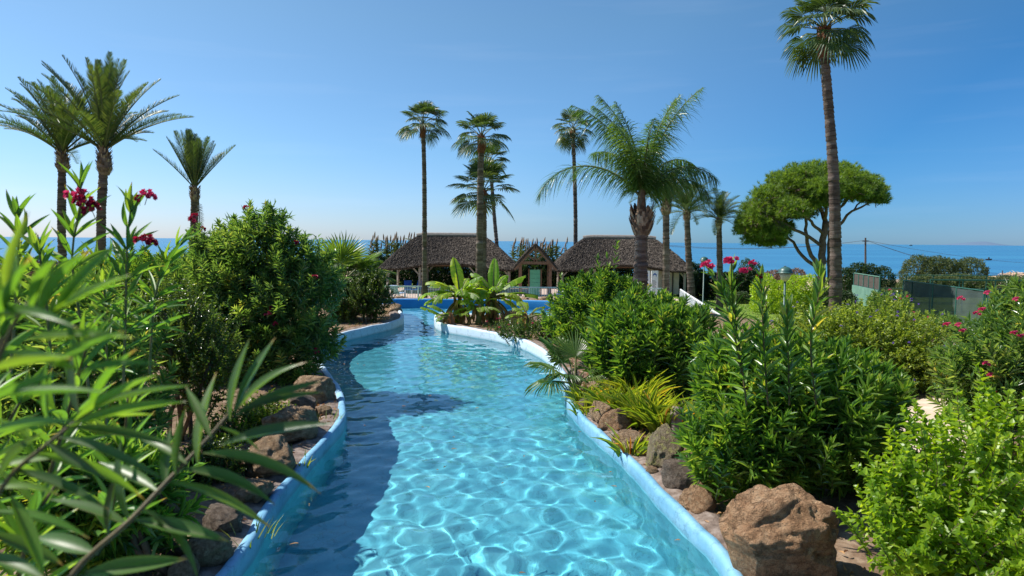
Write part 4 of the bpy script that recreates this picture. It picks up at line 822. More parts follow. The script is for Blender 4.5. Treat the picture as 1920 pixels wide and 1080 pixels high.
def date_palm(name, label, pts, r0, r1, Lr, seed, nfr=34, low=-10, hi=86, curve=45, group='date palms', ll=.36, boots=(.33, .5), classes=16):
    r = np.random.default_rng(seed); o = np.array(pts[0], float); t = thing(name, label, 'palm', tuple(o), group)
    rel = [np.array(p, float) - o for p in pts]; link('trunk', rings_trunk(rel, r0, r1, r0 * .4, seed=seed, sides=14, step=.12).mesh('trunk', M['trunk'], True), t)
    top = rel[-1]; g = Geo(); bw, bh = boots
    tube(g, [top + [0, 0, -bh * 1.1], top + [0, 0, -bh * .75], top + [0, 0, -bh * .2], top + [0, 0, .2]], [r1, bw * .95, bw * .8, bw * .4], 12, .4)
    N = 110; a = r.random(N) * 6.28; z_ = r.random(N); T = top + np.stack([np.cos(a) * bw * .75, np.sin(a) * bw * .75, -bh + z_ * bh * 1.1], -1)
    scatter(g, leaf_tpl([0, .5, 1], [1, .8, .5], .8, -.2), frames(np.stack([np.cos(a) * .7, np.sin(a) * .7, np.ones(N)], -1), np.stack([-np.cos(a), -np.sin(a), 0 * a], -1), .08, .2, .06), T, r.random(N))
    link('leaf_base_boots', g.mesh('leaf_base_boots', M['boots']), t)
    for i in range(nfr):
        f = (i + .5) / nfr; el = low + (hi - low) * f ** .7; cls = int(round(el / classes)) * classes; v = int(r.integers(2))
        me = fmesh(('pin', cls, v, Lr, curve, ll), lambda: pin_frond(cls, Lr, curve + 5 * v - .2 * cls, ll * 1.3, 66, cls + 31 * v + 200, vang=28, bare=.16, width=.022 * Lr / 2.6, plum=.12), [M['palm'], M['stemgreen']])
        link('frond', me, t, loc=tuple(top + [0, 0, .05]), rot=(r.normal(0, .06), r.normal(0, .06), i * 2.4 + r.normal(0, .3)), sc=.88 + .2 * r.random())
    return t
date_palm('date_palm', 'largest date palm at left, right hand one of the leaning pair', pts_of([(190, 500), (190, 400), (193, 340), (195, 285)], 28), .19, .17, 3.8, 21, 40, low=22, curve=36, boots=(.3, .85))
date_palm('date_palm', 'leftmost date palm with fronds touching the left edge of the photo', pts_of([(116, 450), (116, 350), (117, 290)], 30), .18, .16, 3.4, 22, 36, low=18, curve=42, boots=(.28, .7))
dp = date_palm('date_palm', 'small upright date palm with one dead hanging frond', pts_of([(362, 470), (364, 420), (365, 355)], 34), .2, .17, 2.75, 23, 26, low=46, curve=16, boots=(.24, .55))
q = P(372, 372, 33.8) - np.array(dp.location); link('dead_frond', pin_frond(-86, 2.4, 4, .3, 36, 5, vang=0, bare=.1, width=.03).mesh('dead_frond', [M['boots'], M['stembrown']]), dp, loc=tuple(q))
date_palm('date_palm', 'short date palm on the lawn between the two right trunks and the pine', pts_of([(1350, 540), (1349, 470), (1348, 412)], 46), .24, .17, 2.1, 24, 26, low=-14, curve=52, boots=(.24, .45))
date_palm('date_palm', 'slim date palm nearest the right hut, its crown tangled in hanging queen palm fronds', pts_of([(1249, 520), (1249, 440), (1249, 380)], 36), .2, .17, 2.3, 25, 28, low=10, curve=70, boots=(.29, .6))
date_palm('date_palm', 'slim date palm with flared trunk base beside the farther lamp', pts_of([(1296, 540), (1291, 480), (1288, 400)], 46), .27, .18, 2.5, 26, 30, low=-8, curve=68, boots=(.25, .45))

# queen palm: bulbous trunk, long arching fronds with hanging leaflets
qb = pts_of([(1201, 520), (1202, 460), (1203, 440)], 22)
o = np.array(qb[0]); qp = thing('queen_palm', 'queen palm with swollen shaggy trunk top and one long frond arching left', 'palm', tuple(o))
rel = [np.array(p) - o for p in qb]; link('trunk', rings_trunk(rel, .26, .2, .06, .1, 18, 4).mesh('trunk', M['trunk'], True), qp)
top = P(1203, 372, 22) - o; b0 = rel[-1]; g = Geo(); r = np.random.default_rng(5)
tube(g, [b0 + [0, 0, -.05], b0 + [0, 0, .1], b0 + [0, 0, .35], b0 + [0, 0, .62], top + [0, 0, -.35], top + [0, 0, 0], top + [0, 0, .35]], [.2, .27, .31, .25, .16, .13, .09], 16, .35)
for k in range(90):
    z_ = r.random(); a = r.random() * 6.28; rad = .25 + .06 * math.sin(z_ * 3.1); base = b0 + np.array([math.cos(a) * rad, math.sin(a) * rad, .75 * z_ - .02])
    scatter(g, leaf_tpl([0, .35, .7, 1], [1, .95, .75, .4], .9, -.3), frames(np.array([[math.cos(a) * .5, math.sin(a) * .5, 1]]), np.array([[-math.cos(a), -math.sin(a), 0]]), .15, .26 + .12 * r.random(), .12), base[None], np.array([r.random()]))
link('leaf_base_boots', g.mesh('leaf_base_boots', M['boots']), qp)
def queen_frond(az, el, Lr, curve, seed, hang=.8, n_=150, ll=.8, plum=.55, vang=5, roll=0, nm='frond', sag=0):
    me = pin_frond(el, Lr, curve, ll, n_, seed, plum=plum, hang=hang, vang=vang, bare=.1, width=.024, sag=sag).mesh('frond', [M['queen'], M['stemgreen']])
    link(nm, me, qp, loc=tuple(top), rot=(0, 0, -R_(az)))
# az: 90 = right, -90 = left, 180 = toward the camera
for a in [(-92, 52, 4.1, 118, 1, .6), (-88, 78, 3.9, 58, 2, .75), (-70, 84, 3.75, 40, 3, .7), (80, 79, 4.2, 40, 4, .6), (110, 84, 3.3, 26, 6, .7), (92, 62, 2.9, 108, 5, .7), (60, 70, 2.9, 95, 7, .8), (180, 78, 3.0, 60, 8, .7), (-140, 76, 3.0, 60, 9, .7), (20, 76, 3.1, 70, 10, .7), (-40, 72, 3.0, 80, 11, .7), (-75, 82, 3.5, 45, 12, .8), (-100, 86, 3.2, 30, 13, .8), (70, 84, 3.7, 35, 14, .7), (100, 50, 2.5, 110, 15, .8)]:
    queen_frond(a[0], a[1], a[2], a[3], a[4], a[5])

# low fan palms
def low_fan(name, label, base, specs, R, trunk=.3, mats=None, tr=.12, split=.45):
    t = thing(name, label, 'palm', tuple(base), None); g = Geo(); tube(g, [(0, 0, -.05), (0, 0, trunk * .5), (0, 0, trunk)], [tr * 1.2, tr, tr * .8], 10)
    N = 40; a = rng.random(N) * 6.28; z_ = rng.random(N)
    scatter(g, leaf_tpl([0, .5, 1], [1, .8, .4], .8, -.2), frames(np.stack([np.cos(a) * .5, np.sin(a) * .5, np.ones(N)], -1), np.stack([-np.cos(a), -np.sin(a), 0 * a], -1), tr * .8, .22, .06), np.stack([np.cos(a) * tr, np.sin(a) * tr, z_ * trunk], -1), rng.random(N))
    link('trunk', g.mesh('trunk', M['boots']), t)
    for i, (az, el, Lp, sc, dr) in enumerate(specs):
        me = fan_frond(el, Lp, R * sc, dr, 300 + i, nseg=34, spread=118, cup=.12, split=split).mesh('frond', mats or [M['palmlight'], M['stemgreen']]); link('frond', me, t, loc=(0, 0, trunk), rot=(0, 0, -R_(az)))
    return t
q = gpt(640, 19.5); low_fan('low_fan_palm', 'broad low fan palm on the left bank beside the round shrub and far pool wall', q,
    [(-170, 72, 0.71, 1., .1), (165, 66, 0.74, 1.05, .1), (-100, 55, 0.68, 1., .12), (95, 55, 0.74, 1.05, .12), (80, 32, 0.74, 1.1, .25), (110, 12, 0.68, 1., .4), (-95, 25, 0.68, 1., .3), (150, 30, 0.62, 1., .35), (-150, 28, 0.62, 1., .3), (175, 5, 0.56, .9, .5), (95, -12, 0.56, .9, .6), (135, 0, 0.62, .9, .6), (30, 50, 0.68, 1, .2), (-30, 50, 0.68, 1, .2), (-60, 40, 0.68, 1, .25), (60, 35, 0.68, 1, .25), (105, 25, 0.78, 1.1, .3), (125, -8, 0.68, 1, .5), (165, 15, 0.62, 1, .5), (-165, 10, 0.62, 1, .5), (-120, 0, 0.62, 1, .5), (85, 5, 0.74, 1, .5), (120, 48, 0.74, 1.0, .2), (-130, 50, 0.68, 1.0, .2), (0, 80, 0.74, 1., .05)], .95, .95, tr=.16)
q = near_ground(1078, 735); low_fan('low_fan_palm', 'young fan palm leaning over the right pool rim above the daylilies', q,
    [(8, 74, .42, 1.0, .08), (-95, 42, .42, 1.05, .35), (-110, 18, .38, .95, .5), (-150, 40, .32, .85, .45), (60, 55, .3, .8, .2), (100, 35, .3, .7, .35), (-60, 62, .38, .7, .2), (-85, 66, .5, 1.0, .15), (-30, 70, .45, .9, .15)], .5, .12, tr=.045)

# ------------------------------------------------------------------ bananas on the island
def banana_leaf(el, Ls, Lb, W_, curve, seed, torn=.3, dead=False):
    r = np.random.default_rng(seed); g = Geo(); K = 14; ts = np.linspace(0, 1, K); e = R_(el) - R_(curve) * ts ** (1.3 if not dead else .35)
    sp = np.cumsum(np.stack([0 * ts, np.cos(e), np.sin(e)], -1) * (Ls + Lb) / (K - 1), 0); sp -= sp[0]; tube(g, sp, np.linspace(.035, .008, K), 5, .5, 1)
    tn = unit(np.gradient(sp, axis=0)); t0 = Ls / (Ls + Lb); NB = 20
    def at(t): k = min(K - 2, int(t * (K - 1))); f = t * (K - 1) - k; return sp[k] * (1 - f) + sp[k + 1] * f, unit(tn[k] * (1 - f) + tn[k + 1] * f)
    for sd_ in (-1, 1):
        off = 0; tear_drop = 0; V = []; F = []
        for i in range(NB + 1):
            t = t0 + (1 - t0) * i / NB; p, q = at(min(t, 1)); s = unit(np.cross(q, [0, 0, 1.])) * sd_ if abs(q[2]) < .98 else np.array([sd_, 0, 0.]); u = np.cross(s * sd_, q)
            x = i / NB; w_ = W_ / 2 * (math.sin(math.pi * min(1, x * .93 + .035)) ** .45) * (1 if x < .98 else .35)
            rise = .32 if not dead else -.8
            a_ = p + s * w_ * .5 + u * w_ * rise * .6; b_ = p + s * w_ * (.92 if not dead else .4) + u * w_ * rise * .75 + q * w_ * .12 + np.array([0, 0, -abs(r.normal(0, .05)) * w_ - tear_drop * w_])
            torn_here = r.random() < torn and i < NB
            V.append([p, a_, b_]); 
            if torn_here: tear_drop = r.random() * .7
        V = np.array(V); 
        tear = 0
        for i in range(NB):
            c0, c1 = V[i].copy(), V[i + 1].copy()
            if r.random() < torn: tear = r.normal(0, .25) * W_ * .5
            if r.random() < torn: c1[2] = c1[2] * .8 + c1[1] * .2
            dz = np.array([0, 0, -abs(tear)]); c0 = c0 + np.array([[0, 0, 0], dz * .3, dz]).reshape(3, 3) if tear else c0; c1 = c1 + np.array([[0, 0, 0], dz * .3, dz]).reshape(3, 3) if tear else c1
            g.add(np.concatenate([c0, c1]), [(0, 3, 4, 1), (1, 4, 5, 2)] if sd_ > 0 else [(0, 1, 4, 3), (1, 2, 5, 4)], .25 + .5 * r.random() if not dead else r.random())
    return g
def banana(label, base, h, leaves, seed, stems=1):
    t = thing('banana_plant', label, 'banana plant', tuple(base), 'banana plants on the island'); r = np.random.default_rng(seed)
    for k in range(stems):
        a = r.random() * 6.28; o_ = np.array([math.cos(a) * .15 * (k > 0), math.sin(a) * .1 * (k > 0), 0]); g = Geo(); hh = h * (1 - .25 * k)
        tube(g, [o_ + [0, 0, -.05], o_ + [.02, 0, hh * .5], o_ + [0, 0, hh]], [.1, .075, .05], 10, .5); link('pseudostem', g.mesh('pseudostem', M['stemgreen'], True), t)
        g = Geo(); N = 12; aa = r.random(N) * 6.28; zz = r.random(N) * hh * .9
        scatter(g, leaf_tpl([0, .4, .7, 1], [.6, 1, .9, .5], 1.2, .1), frames(np.stack([np.cos(aa) * .25, np.sin(aa) * .25, -np.ones(N)], -1), np.stack([np.cos(aa), np.sin(aa), 0 * aa], -1), .1, .32, .1), np.stack([np.cos(aa) * .09, np.sin(aa) * .09, zz + .2], -1) + o_, r.random(N)); link('dry_sheath', g.mesh('dry_sheath', M['deadleaf']), t)
    leaves = leaves + [(float(r.uniform(-170, 170)), float(r.uniform(5, 65)), .75 * h / .95 + .15 * r.random(), .36 * (h / .95) ** .6, float(r.uniform(40, 90)), 'gt'[int(r.integers(2))]) for _ in range(int(6 + 4 * h))]
    for i, (az, el, L_, W_, cu, kind) in enumerate(leaves):
        dead = kind == 'd'; me = banana_leaf(el, .22, L_, W_, cu, seed * 50 + i, .42 if kind == 't' else .12, dead).mesh('leaf', [M['deadleaf'] if dead else M['banana'], M['stembrown'] if dead else M['stemgreen']], False)
        link('leaf', me, t, loc=(0, 0, h * (.92 if not dead else .8)), rot=(0, 0, -R_(az)))
q = gpt(862, 18.6); banana('left banana plant on the island with a torn leaf pointing straight up left', q, .8,
    [(-30, 78, .95, 0.41, 18, 'g'), (-85, 48, .85, 0.41, 55, 'g'), (-95, 22, .95, 0.41, 50, 't'), (-80, 8, .85, 0.38, 45, 't'), (60, 60, .7, 0.38, 50, 'g'), (100, 40, .6, 0.35, 60, 't'), (170, 45, .7, 0.38, 80, 't'), (150, 25, .6, 0.35, 90, 't'), (-130, 30, .7, 0.35, 80, 't'), (-120, 15, 0.66, 0.26, 92, 'd'), (-90, 25, 0.61, 0.24, 102, 'd'), (130, 25, 0.55, 0.24, 102, 'd'), (175, 5, 0.55, 0.24, 77, 'd'), (-160, 25, 0.55, 0.24, 102, 'd'), (20, 40, .8, 0.38, 60, 'g'), (-20, 40, .8, 0.38, 60, 'g')], 3, 2)
q = gpt(925, 18.9); banana('right banana plant on the island with long leaf reaching toward the gateway', q, .8,
    [(5, 84, .9, 0.35, 14, 'g'), (75, 42, .9, 0.38, 20, 'g'), (85, 14, 1.05, 0.41, 25, 'g'), (-60, 62, .8, 0.38, 45, 'g'), (-95, 40, .75, 0.38, 70, 't'), (170, 55, .7, 0.38, 80, 't'), (110, 30, .75, 0.35, 80, 't'), (100, -5, .7, 0.35, 50, 't'), (-150, 40, .6, 0.32, 90, 't'), (160, 25, 0.55, 0.24, 99, 'd'), (95, 30, 0.61, 0.24, 100, 'd'), (120, 15, 0.55, 0.24, 88, 'd'), (-120, 25, 0.55, 0.24, 102, 'd'), (40, 50, .7, 0.35, 60, 'g')], 4, 2)
q = gpt(897, 18.2); banana('small banana sucker between the two larger banana plants', q, .45, [(-70, 50, .45, 0.23, 60, 'g'), (60, 55, .45, 0.23, 60, 'g'), (170, 30, .4, 0.23, 60, 'g'), (-150, 15, .45, 0.22, 40, 'g'), (100, 35, 0.44, 0.17, 112, 'd'), (-110, 25, 0.44, 0.17, 103, 'd')], 5)
q = gpt(990, 17.5); banana('low banana with one big leaf drooping in front of the far pool water', q, .3, [(-20, 60, .55, 0.32, 60, 'g'), (95, 35, .5, 0.30, 85, 'g'), (-100, 30, .4, 0.27, 60, 'g')], 6)
q = gpt(842, 17.9); banana('lowest banana sprout at the island tip beside the white rim', q, .22, [(-95, 28, .6, 0.27, 10, 'g'), (-85, 60, .5, 0.23, 60, 'g'), (90, 40, .35, 0.20, 60, 'g')], 7)

# ------------------------------------------------------------------ umbrella pine
pb = P(1538, 540, 45); o = np.array([pb[0], 45, float(gz(pb[0], 45)) - .1]); pn = thing('pine_tree', 'broad umbrella pine with forked brown trunks behind the tall fan palm', 'tree', tuple(o))
def pp(px, py, dy=0): return P(px, py, 45 + dy) - o
limbs = [([(1538, 552, 0), (1541, 500, 0), (1543, 450, 0), (1548, 415, 0)], .3, .2), ([(1560, 552, .8), (1556, 480, .6), (1557, 440, .5), (1560, 400, .3), (1556, 350, 0)], .26, .12),
    ([(1541, 500, 0), (1520, 478, .2), (1512, 455, 0), (1511, 420, -.3), (1510, 395, -.8)], .15, .08), ([(1542, 462, 0), (1518, 445, -.3), (1490, 430, -.8), (1450, 410, -1.2), (1425, 395, -1.5)], .13, .05),
    ([(1540, 505, .3), (1505, 480, .8), (1480, 448, 1.2), (1440, 430, 1.5), (1410, 420, 1.8)], .13, .05), ([(1548, 440, 0), (1530, 425, -.6), (1510, 405, -1.6), (1490, 380, -2.6)], .12, .05),
    ([(1548, 415, 0), (1540, 390, .6), (1525, 360, 1.4), (1510, 340, 2.)], .16, .06), ([(1556, 440, .5), (1580, 415, 0), (1600, 395, -.5), (1640, 378, -1.)], .13, .04), ([(1560, 425, .3), (1575, 390, 1), (1600, 365, 1.6), (1630, 350, 2)], .12, .04),
    ([(1558, 400, .3), (1570, 370, -1), (1590, 350, -2.2)], .11, .05), ([(1548, 415, 0), (1550, 380, -1), (1548, 345, -1.6)], .13, .05), ([(1480, 448, 1.2), (1455, 440, .6), (1430, 428, 0), (1400, 410, -.3)], .07, .03), ([(1600, 395, -.5), (1620, 372, .3), (1645, 360, .6)], .06, .03)]
LP = []
for k, (sp_, r0, r1) in enumerate(limbs):
    p = smooth_poly([pp(*s) for s in sp_], .35, False); p[1:-1] += rng.normal(0, .03, (len(p) - 2, 3)); g = Geo(); tube(g, p, np.linspace(r0, r1, len(p)), 8, .5); link('trunk' if k < 2 else 'limb', g.mesh('limb', M['pinebark'], True), pn); LP.append((p, r1))
lob = []   # crown lobes: (px, py, dy, rx, rz)
for px, py, dy, rx, rz in [(1410, 420, 0, 1.0, .85), (1415, 398, 1.6, 1.1, .9), (1440, 375, -1, 1.3, 1.0), (1432, 432, -.6, .9, .55), (1465, 350, .5, 1.4, 1.0), (1480, 395, -2.2, 1.3, .8), (1500, 335, -1.5, 1.4, .9), (1505, 330, 2.2, 1.5, .9), (1540, 325, 0, 1.5, .8), (1545, 355, -2.8, 1.4, .8), (1580, 328, 1.5, 1.4, .8), (1585, 335, -1.5, 1.4, .75), (1615, 345, 0, 1.3, .7), (1635, 358, 1.4, 1.0, .55), (1640, 375, -.5, .9, .45), (1600, 360, -2.4, 1.1, .6), (1460, 425, 1.8, 1.0, .5), (1530, 345, 3, 1.5, .8), (1450, 400, 2.8, 1.2, .7), (1480, 375, .5, 1.5, 1.), (1520, 360, -1, 1.5, .9), (1560, 350, 1, 1.5, .8), (1495, 400, 1, 1.2, .6), (1540, 375, 1.5, 1.2, .6), (1425, 410, -1.2, 1., .8), (1600, 350, .8, 1.3, .7), (1402, 430, .3, .9, .7), (1420, 450, .6, 1., .55), (1448, 455, .4, .8, .45), (1452, 436, -1.2, 1., .6), (1500, 388, -.8, 1.2, .6), (1535, 382, -1.8, 1.1, .55), (1580, 368, -1.4, 1.2, .6), (1622, 366, .5, 1., .55), (1590, 360, 1.6, 1.3, .6), (1470, 400, 0, 1.2, .7)]:
    lob.append((pp(px, py, dy), rx, rz))
tw = Geo(); g = Geo(); Tn = []; Dn = []
rr = np.random.default_rng(8)
for c, rx, rz in lob:
    for k in range(330):
        d = unit(rr.normal(0, 1, 3)); d[2] = d[2] if d[2] > -.6 else -d[2] * .5; s_ = rr.uniform(.55, 1.05) if rr.random() < .8 else rr.uniform(.2, .6); pnt = c + d * np.array([rx, rx, rz]) * s_; Tn.append(pnt); Dn.append(unit(d + np.array([0, 0, .9])))
    for k in range(16):
        d = unit(rr.normal(0, 1, 3)); e_ = c + d * np.array([rx, rx, rz]) * .9; l_ = min(LP, key=lambda q: np.linalg.norm(q[0][-1] - c)); st0 = l_[0][-1 - int(rr.integers(2))]
        tube(tw, smooth_poly([st0, (st0 + e_) / 2 + rr.normal(0, .15, 3), e_], .5, False), .022, 4, .5)
link('branchlets', tw.mesh('branchlets', M['pinebark']), pn)
Tn = np.array(Tn); Dn = np.array(Dn); nb_ = 22; k = len(Tn); Tb = np.repeat(Tn, nb_, 0); Db = unit(np.repeat(Dn, nb_, 0) * .75 + rr.normal(0, .62, (k * nb_, 3)))
vv = np.repeat(np.clip(rr.normal(.5, .25, k), 0, 1), nb_)
scatter(g, (np.array([(-.5, 0, 0), (.5, 0, 0), (0, 1, 0)]), [np.array([(0, 1, 2)])]), frames(Db, rr.normal(0, 1, (k * nb_, 3)), .035, rr.uniform(.2, .34, k * nb_), 1), Tb, vv)
tag(link('needle_crown', g.mesh('needle_crown', M['pine']), pn), kind='stuff')

# ------------------------------------------------------------------ leafy shrubs
def shoot(L_, nw, ll, lw, seed, per=3, low=70, high=18, tpl=LANCE, stem=.005, m_stem=1, curve=.12, lift=0., tuft=1.0, lvar=None):
    r = np.random.default_rng(seed); g = Geo(); ts = np.linspace(0, 1, 6); ax_ = np.stack([curve * L_ * ts ** 2 * r.normal(), curve * L_ * ts ** 2 * r.normal(), L_ * ts], -1)
    tube(g, ax_, np.linspace(stem, stem * .5, 6), 4, .5, m_stem, cap=False); T = []; D = []; U = []; LL = []
    for i in range(nw):
        t = ((i + .6) / nw) ** .8; a0 = i * (math.pi / per) + r.normal(0, .15); p = np.array([np.interp(t, ts, ax_[:, k]) for k in range(3)])
        for j in range(per):
            a = a0 + j * 2 * math.pi / per + r.normal(0, .12); e = R_(low + (high - low) * t ** 1.3 + r.normal(0, 7)); d = np.array([math.cos(a) * math.sin(e), math.sin(a) * math.sin(e), math.cos(e)])
            T.append(p); D.append(d); U.append(np.array([0, 0, 1.]) + r.normal(0, .18, 3)); LL.append(ll * (.75 + .35 * r.random()) * (1 - .45 * t ** 4) )
    LL = np.array(LL); scatter(g, tpl, frames(np.array(D), np.array(U), lw * (.8 + .4 * r.random(len(T))), LL, LL), np.array(T), r.random(len(T)) if lvar is None else lvar + .2 * r.random(len(T))); return g
def shoot_pts(lobes, N, r, face=True, smin=.82, smax=1.02, zmin=None):
    out = []; ar = np.array([l[3] * l[4] + l[3] * l[5] for l in lobes]); ar = ar / ar.sum()
    while len(out) < N:
        k = r.choice(len(lobes), p=ar); cx_, cy_, cz_, rx, ry, rz = lobes[k]; d = unit(r.normal(0, 1, 3))
        if face and d[1] > .25 and r.random() < .85: continue
        p = np.array([cx_, cy_, cz_]) + d * np.array([rx, ry, rz]) * r.uniform(smin, smax)
        if zmin is not None and p[2] < zmin: continue
        if any((((p[0] - l[0]) / l[3]) ** 2 + ((p[1] - l[1]) / l[4]) ** 2 + ((p[2] - l[2]) / l[5]) ** 2) < smin ** 2 * .9 for j, l in enumerate(lobes) if j != k): continue
        out.append((p, unit(d / np.array([rx, ry, rz]) * min(rx, rz))))
    return out
def orient(d, spin): q = Vector(d).to_track_quat('Z', 'Y'); return (q.to_matrix() @ Matrix.Rotation(spin, 3, 'Z'))
def shrub(name, label, cat, base, lobes, mats, variants, nsh, nin, seed, up=.7, group=None, in_tpl=LANCE_LO, in_len=.14, in_w=.03, stems=7, flowers=0, fmat='pink', shoot_name='leafy_shoot', sc=(.85, 1.15), stemr=.025, fl_size=.05, smax=1.16):
    r = np.random.default_rng(seed); t = thing(name, label, cat, tuple(base), group)
    for k in range(stems):
        a = r.random() * 6.28; l = lobes[k % len(lobes)]; b = np.array([math.cos(a) * .12, math.sin(a) * .12, -.03]); e = np.array([l[0] + r.normal(0, .3) * l[3], l[1] + r.normal(0, .3) * l[4], l[2] + r.uniform(0, .6) * l[5]])
        g = Geo(); tube(g, smooth_poly([b, b * .6 + e * .4 + np.array([b[0], b[1], 0]), e], .2, False), [stemr * .999] , 6, .5); link('stem', g.mesh('stem', M['twig'], True), t)
    sp = shoot_pts(lobes, nsh, r, zmin=.0, smin=.8, smax=smax)
    for p, d in sp:
        dd = unit(d * (1 - up) + np.array([0, 0, up]) + r.normal(0, .15, 3)); v = variants[int(r.integers(len(variants)))]; s = r.uniform(*sc); Mx = orient(dd, r.random() * 6.28)
        L_ = v['L'] * s; link(shoot_name, v['me'], t, loc=tuple(p - dd * L_ * .75), rot=Mx.to_euler(), sc=s)
    g = Geo(); Tn = []; Dn = []
    for p, d in shoot_pts(lobes, nin // 14, r, face=False, smin=.3, smax=.97, zmin=.03):
        dd = unit(d * (1 - up) + np.array([0, 0, up]) + r.normal(0, .2, 3))
        for j in range(14): Tn.append(p + dd * r.uniform(-.12, .12)); Dn.append(dd * .55 + r.normal(0, .5, 3))
    k = len(Tn); scatter(g, in_tpl, frames(np.array(Dn), np.array([0, 0, 1.]) + r.normal(0, .3, (k, 3)), in_w, in_len * r.uniform(.7, 1.15, k), in_len), np.array(Tn), r.random(k))
    tag(link('inner_foliage', g.mesh('inner_foliage', mats), t), kind='stuff')
    for p, d in shoot_pts(lobes, flowers, r, smin=.98, smax=1.08, zmin=.2) if flowers else []:
        link('flower_cluster', flower_me(fmat, int(r.integers(3)), fl_size), t, loc=tuple(p + np.array([0, 0, .06])), rot=(r.normal(0, .4), r.normal(0, .4), r.random() * 6))
    return t
PETAL = leaf_tpl([0, .4, .8, 1], [.3, 1, 1, .45], .5, -.25)
def flower_me(fm, v, size):
    key = ('fl', fm, v, size)
    if key in FM: return FM[key]
    r = np.random.default_rng(v + 5); g = Geo(); T = []; D = []; U = []
    for k in range(7 + 2 * v):
        c = unit(r.normal(0, 1, 3)) * size * .75; c[2] = abs(c[2]); ax_ = unit(c + np.array([0, 0, size * .5])); a, b = unit(np.cross(ax_, [0.3, 1, .2])), None; b = np.cross(ax_, a)
        for j in range(8): an = j * 6.283 / 5; T.append(c + ax_ * (.003 if j > 4 else 0)); D.append(a * math.cos(an) + b * math.sin(an) + ax_ * (.35 if j < 5 else 1.)); U.append(ax_)
    scatter(g, PETAL, frames(np.array(D), np.array(U), size * .4, size * .5, size * .5), np.array(T), r.random(len(T))); tube(g, [(0, 0, -size * 1.2), (0, 0, size * .3)], size * .05, 4, .5, 1)
    FM[key] = g.mesh('flower_cluster', [M[fm], M['stembrown']]); return FM[key]
def variants(n_, mats, L_, nw, ll, lw, seed, **kw): return [{'me': shoot(L_, nw, ll, lw, seed + i, **kw).mesh('leafy_shoot', mats), 'L': L_} for i in range(n_)]
OM = [M['oleander'], M['stemgreen']]
V_ol = variants(6, OM, .36, 9, .19, .03, 500, high=14)
OMD = [M['oleander_dark'], M['stemgreen']]
V_old = variants(6, OMD, .36, 11, .16, .023, 600, high=16)
V_oldb = variants(6, OMD, .38, 10, .17, .024, 620, high=16)
V_olb = variants(6, OM, .38, 9, .18, .026, 520, high=14)
V_small = variants(5, [M['smallleaf'], M['twig']], .3, 12, .042, .022, 540, per=3, tpl=OVATE, low=75, high=40)
V_tiny = variants(5, [M['hedge'], M['twig']], .26, 16, .034, .017, 560, per=3, tpl=OVATE, low=80, high=45)
V_lime = variants(6, [M['lime'], M['twig']], .36, 12, .068, .036, 580, per=2, tpl=OVATE, low=75, high=35, stem=.004)

def px_lobe(base, px, py, D, rx, ry, rz): p = P(px, py, D) - np.array(base); return (p[0], p[1], p[2], rx, ry, rz)
# B15: big oleander at right
b = gpt(1490, 6.1); big = shrub('oleander_bush', 'large oleander in the right foreground behind the big boulder', 'bush', b,
    [px_lobe(b, 1480, 778, 6.1, .8, .7, .58), px_lobe(b, 1400, 820, 5.9, .55, .5, .5), px_lobe(b, 1570, 790, 6.2, .6, .6, .6), px_lobe(b, 1440, 722, 6.1, .6, .5, .36), px_lobe(b, 1605, 745, 6.3, .38, .4, .3), px_lobe(b, 1380, 700, 6.2, .35, .4, .35)], OM, V_olb, 290, 14000, 31, up=.58, in_len=.16, in_w=.026, smax=1.14, stems=9, stemr=.03)
# tall shoots rising out of it
def tall_stem(t, spec, D, seed, nw, ll, lw, mats, per=3, fl=None, rad=.008, start=.35, leafmesh=None, mat_stem='stembrown', low=62, high=16, flsize=.05, name_leaf='leaf', open_=None):
    # a long stem through pixels (px, py[, D]) with single leaves as parts
    r = np.random.default_rng(seed); o = np.array(t.location); pts = smooth_poly([P(s[0], s[1], s[2] if len(s) > 2 else D) - o for s in spec], .05, False)
    g = Geo(); tube(g, pts, np.linspace(rad, rad * .5, len(pts)), 6, .5); link('stem', g.mesh('stem', M[mat_stem], True), t)
    tn = unit(np.gradient(pts, axis=0)); N = len(pts)
    for i in range(nw):
        f = start + (1 - start) * ((i + .7) / nw); k = min(N - 1, int(f * (N - 1))); p = pts[k]; q = tn[k]; u = unit(np.cross(q, [0.2, 1, .1])); v = np.cross(q, u); a0 = i * math.pi / per + r.normal(0, .2)
        for j in range(per):
            a = a0 + j * 2 * math.pi / per; e = R_(low + (high - low) * ((i + 1) / nw) ** 1.4 + r.normal(0, 6)); d = q * math.cos(e) + (u * math.cos(a) + v * math.sin(a)) * math.sin(e)
            put_leaf(t, p, d, ll * (.78 + .35 * r.random()) * (1 - .35 * ((i + 1) / nw) ** 3), lw * (.85 + .3 * r.random()), mats, r)
    if fl: link('flower_cluster', flower_me(fl, int(r.integers(3)), flsize), t, loc=tuple(pts[-1] + np.array([0, 0, .0])), rot=(r.normal(0, .4), r.normal(0, .4), 0))
LEAFV = {}
def MIDZ(tp, t): V = tp[0]; mid = V[np.abs(V[:, 0]) < 1e-6]; return np.interp(t, mid[:, 1], mid[:, 2])
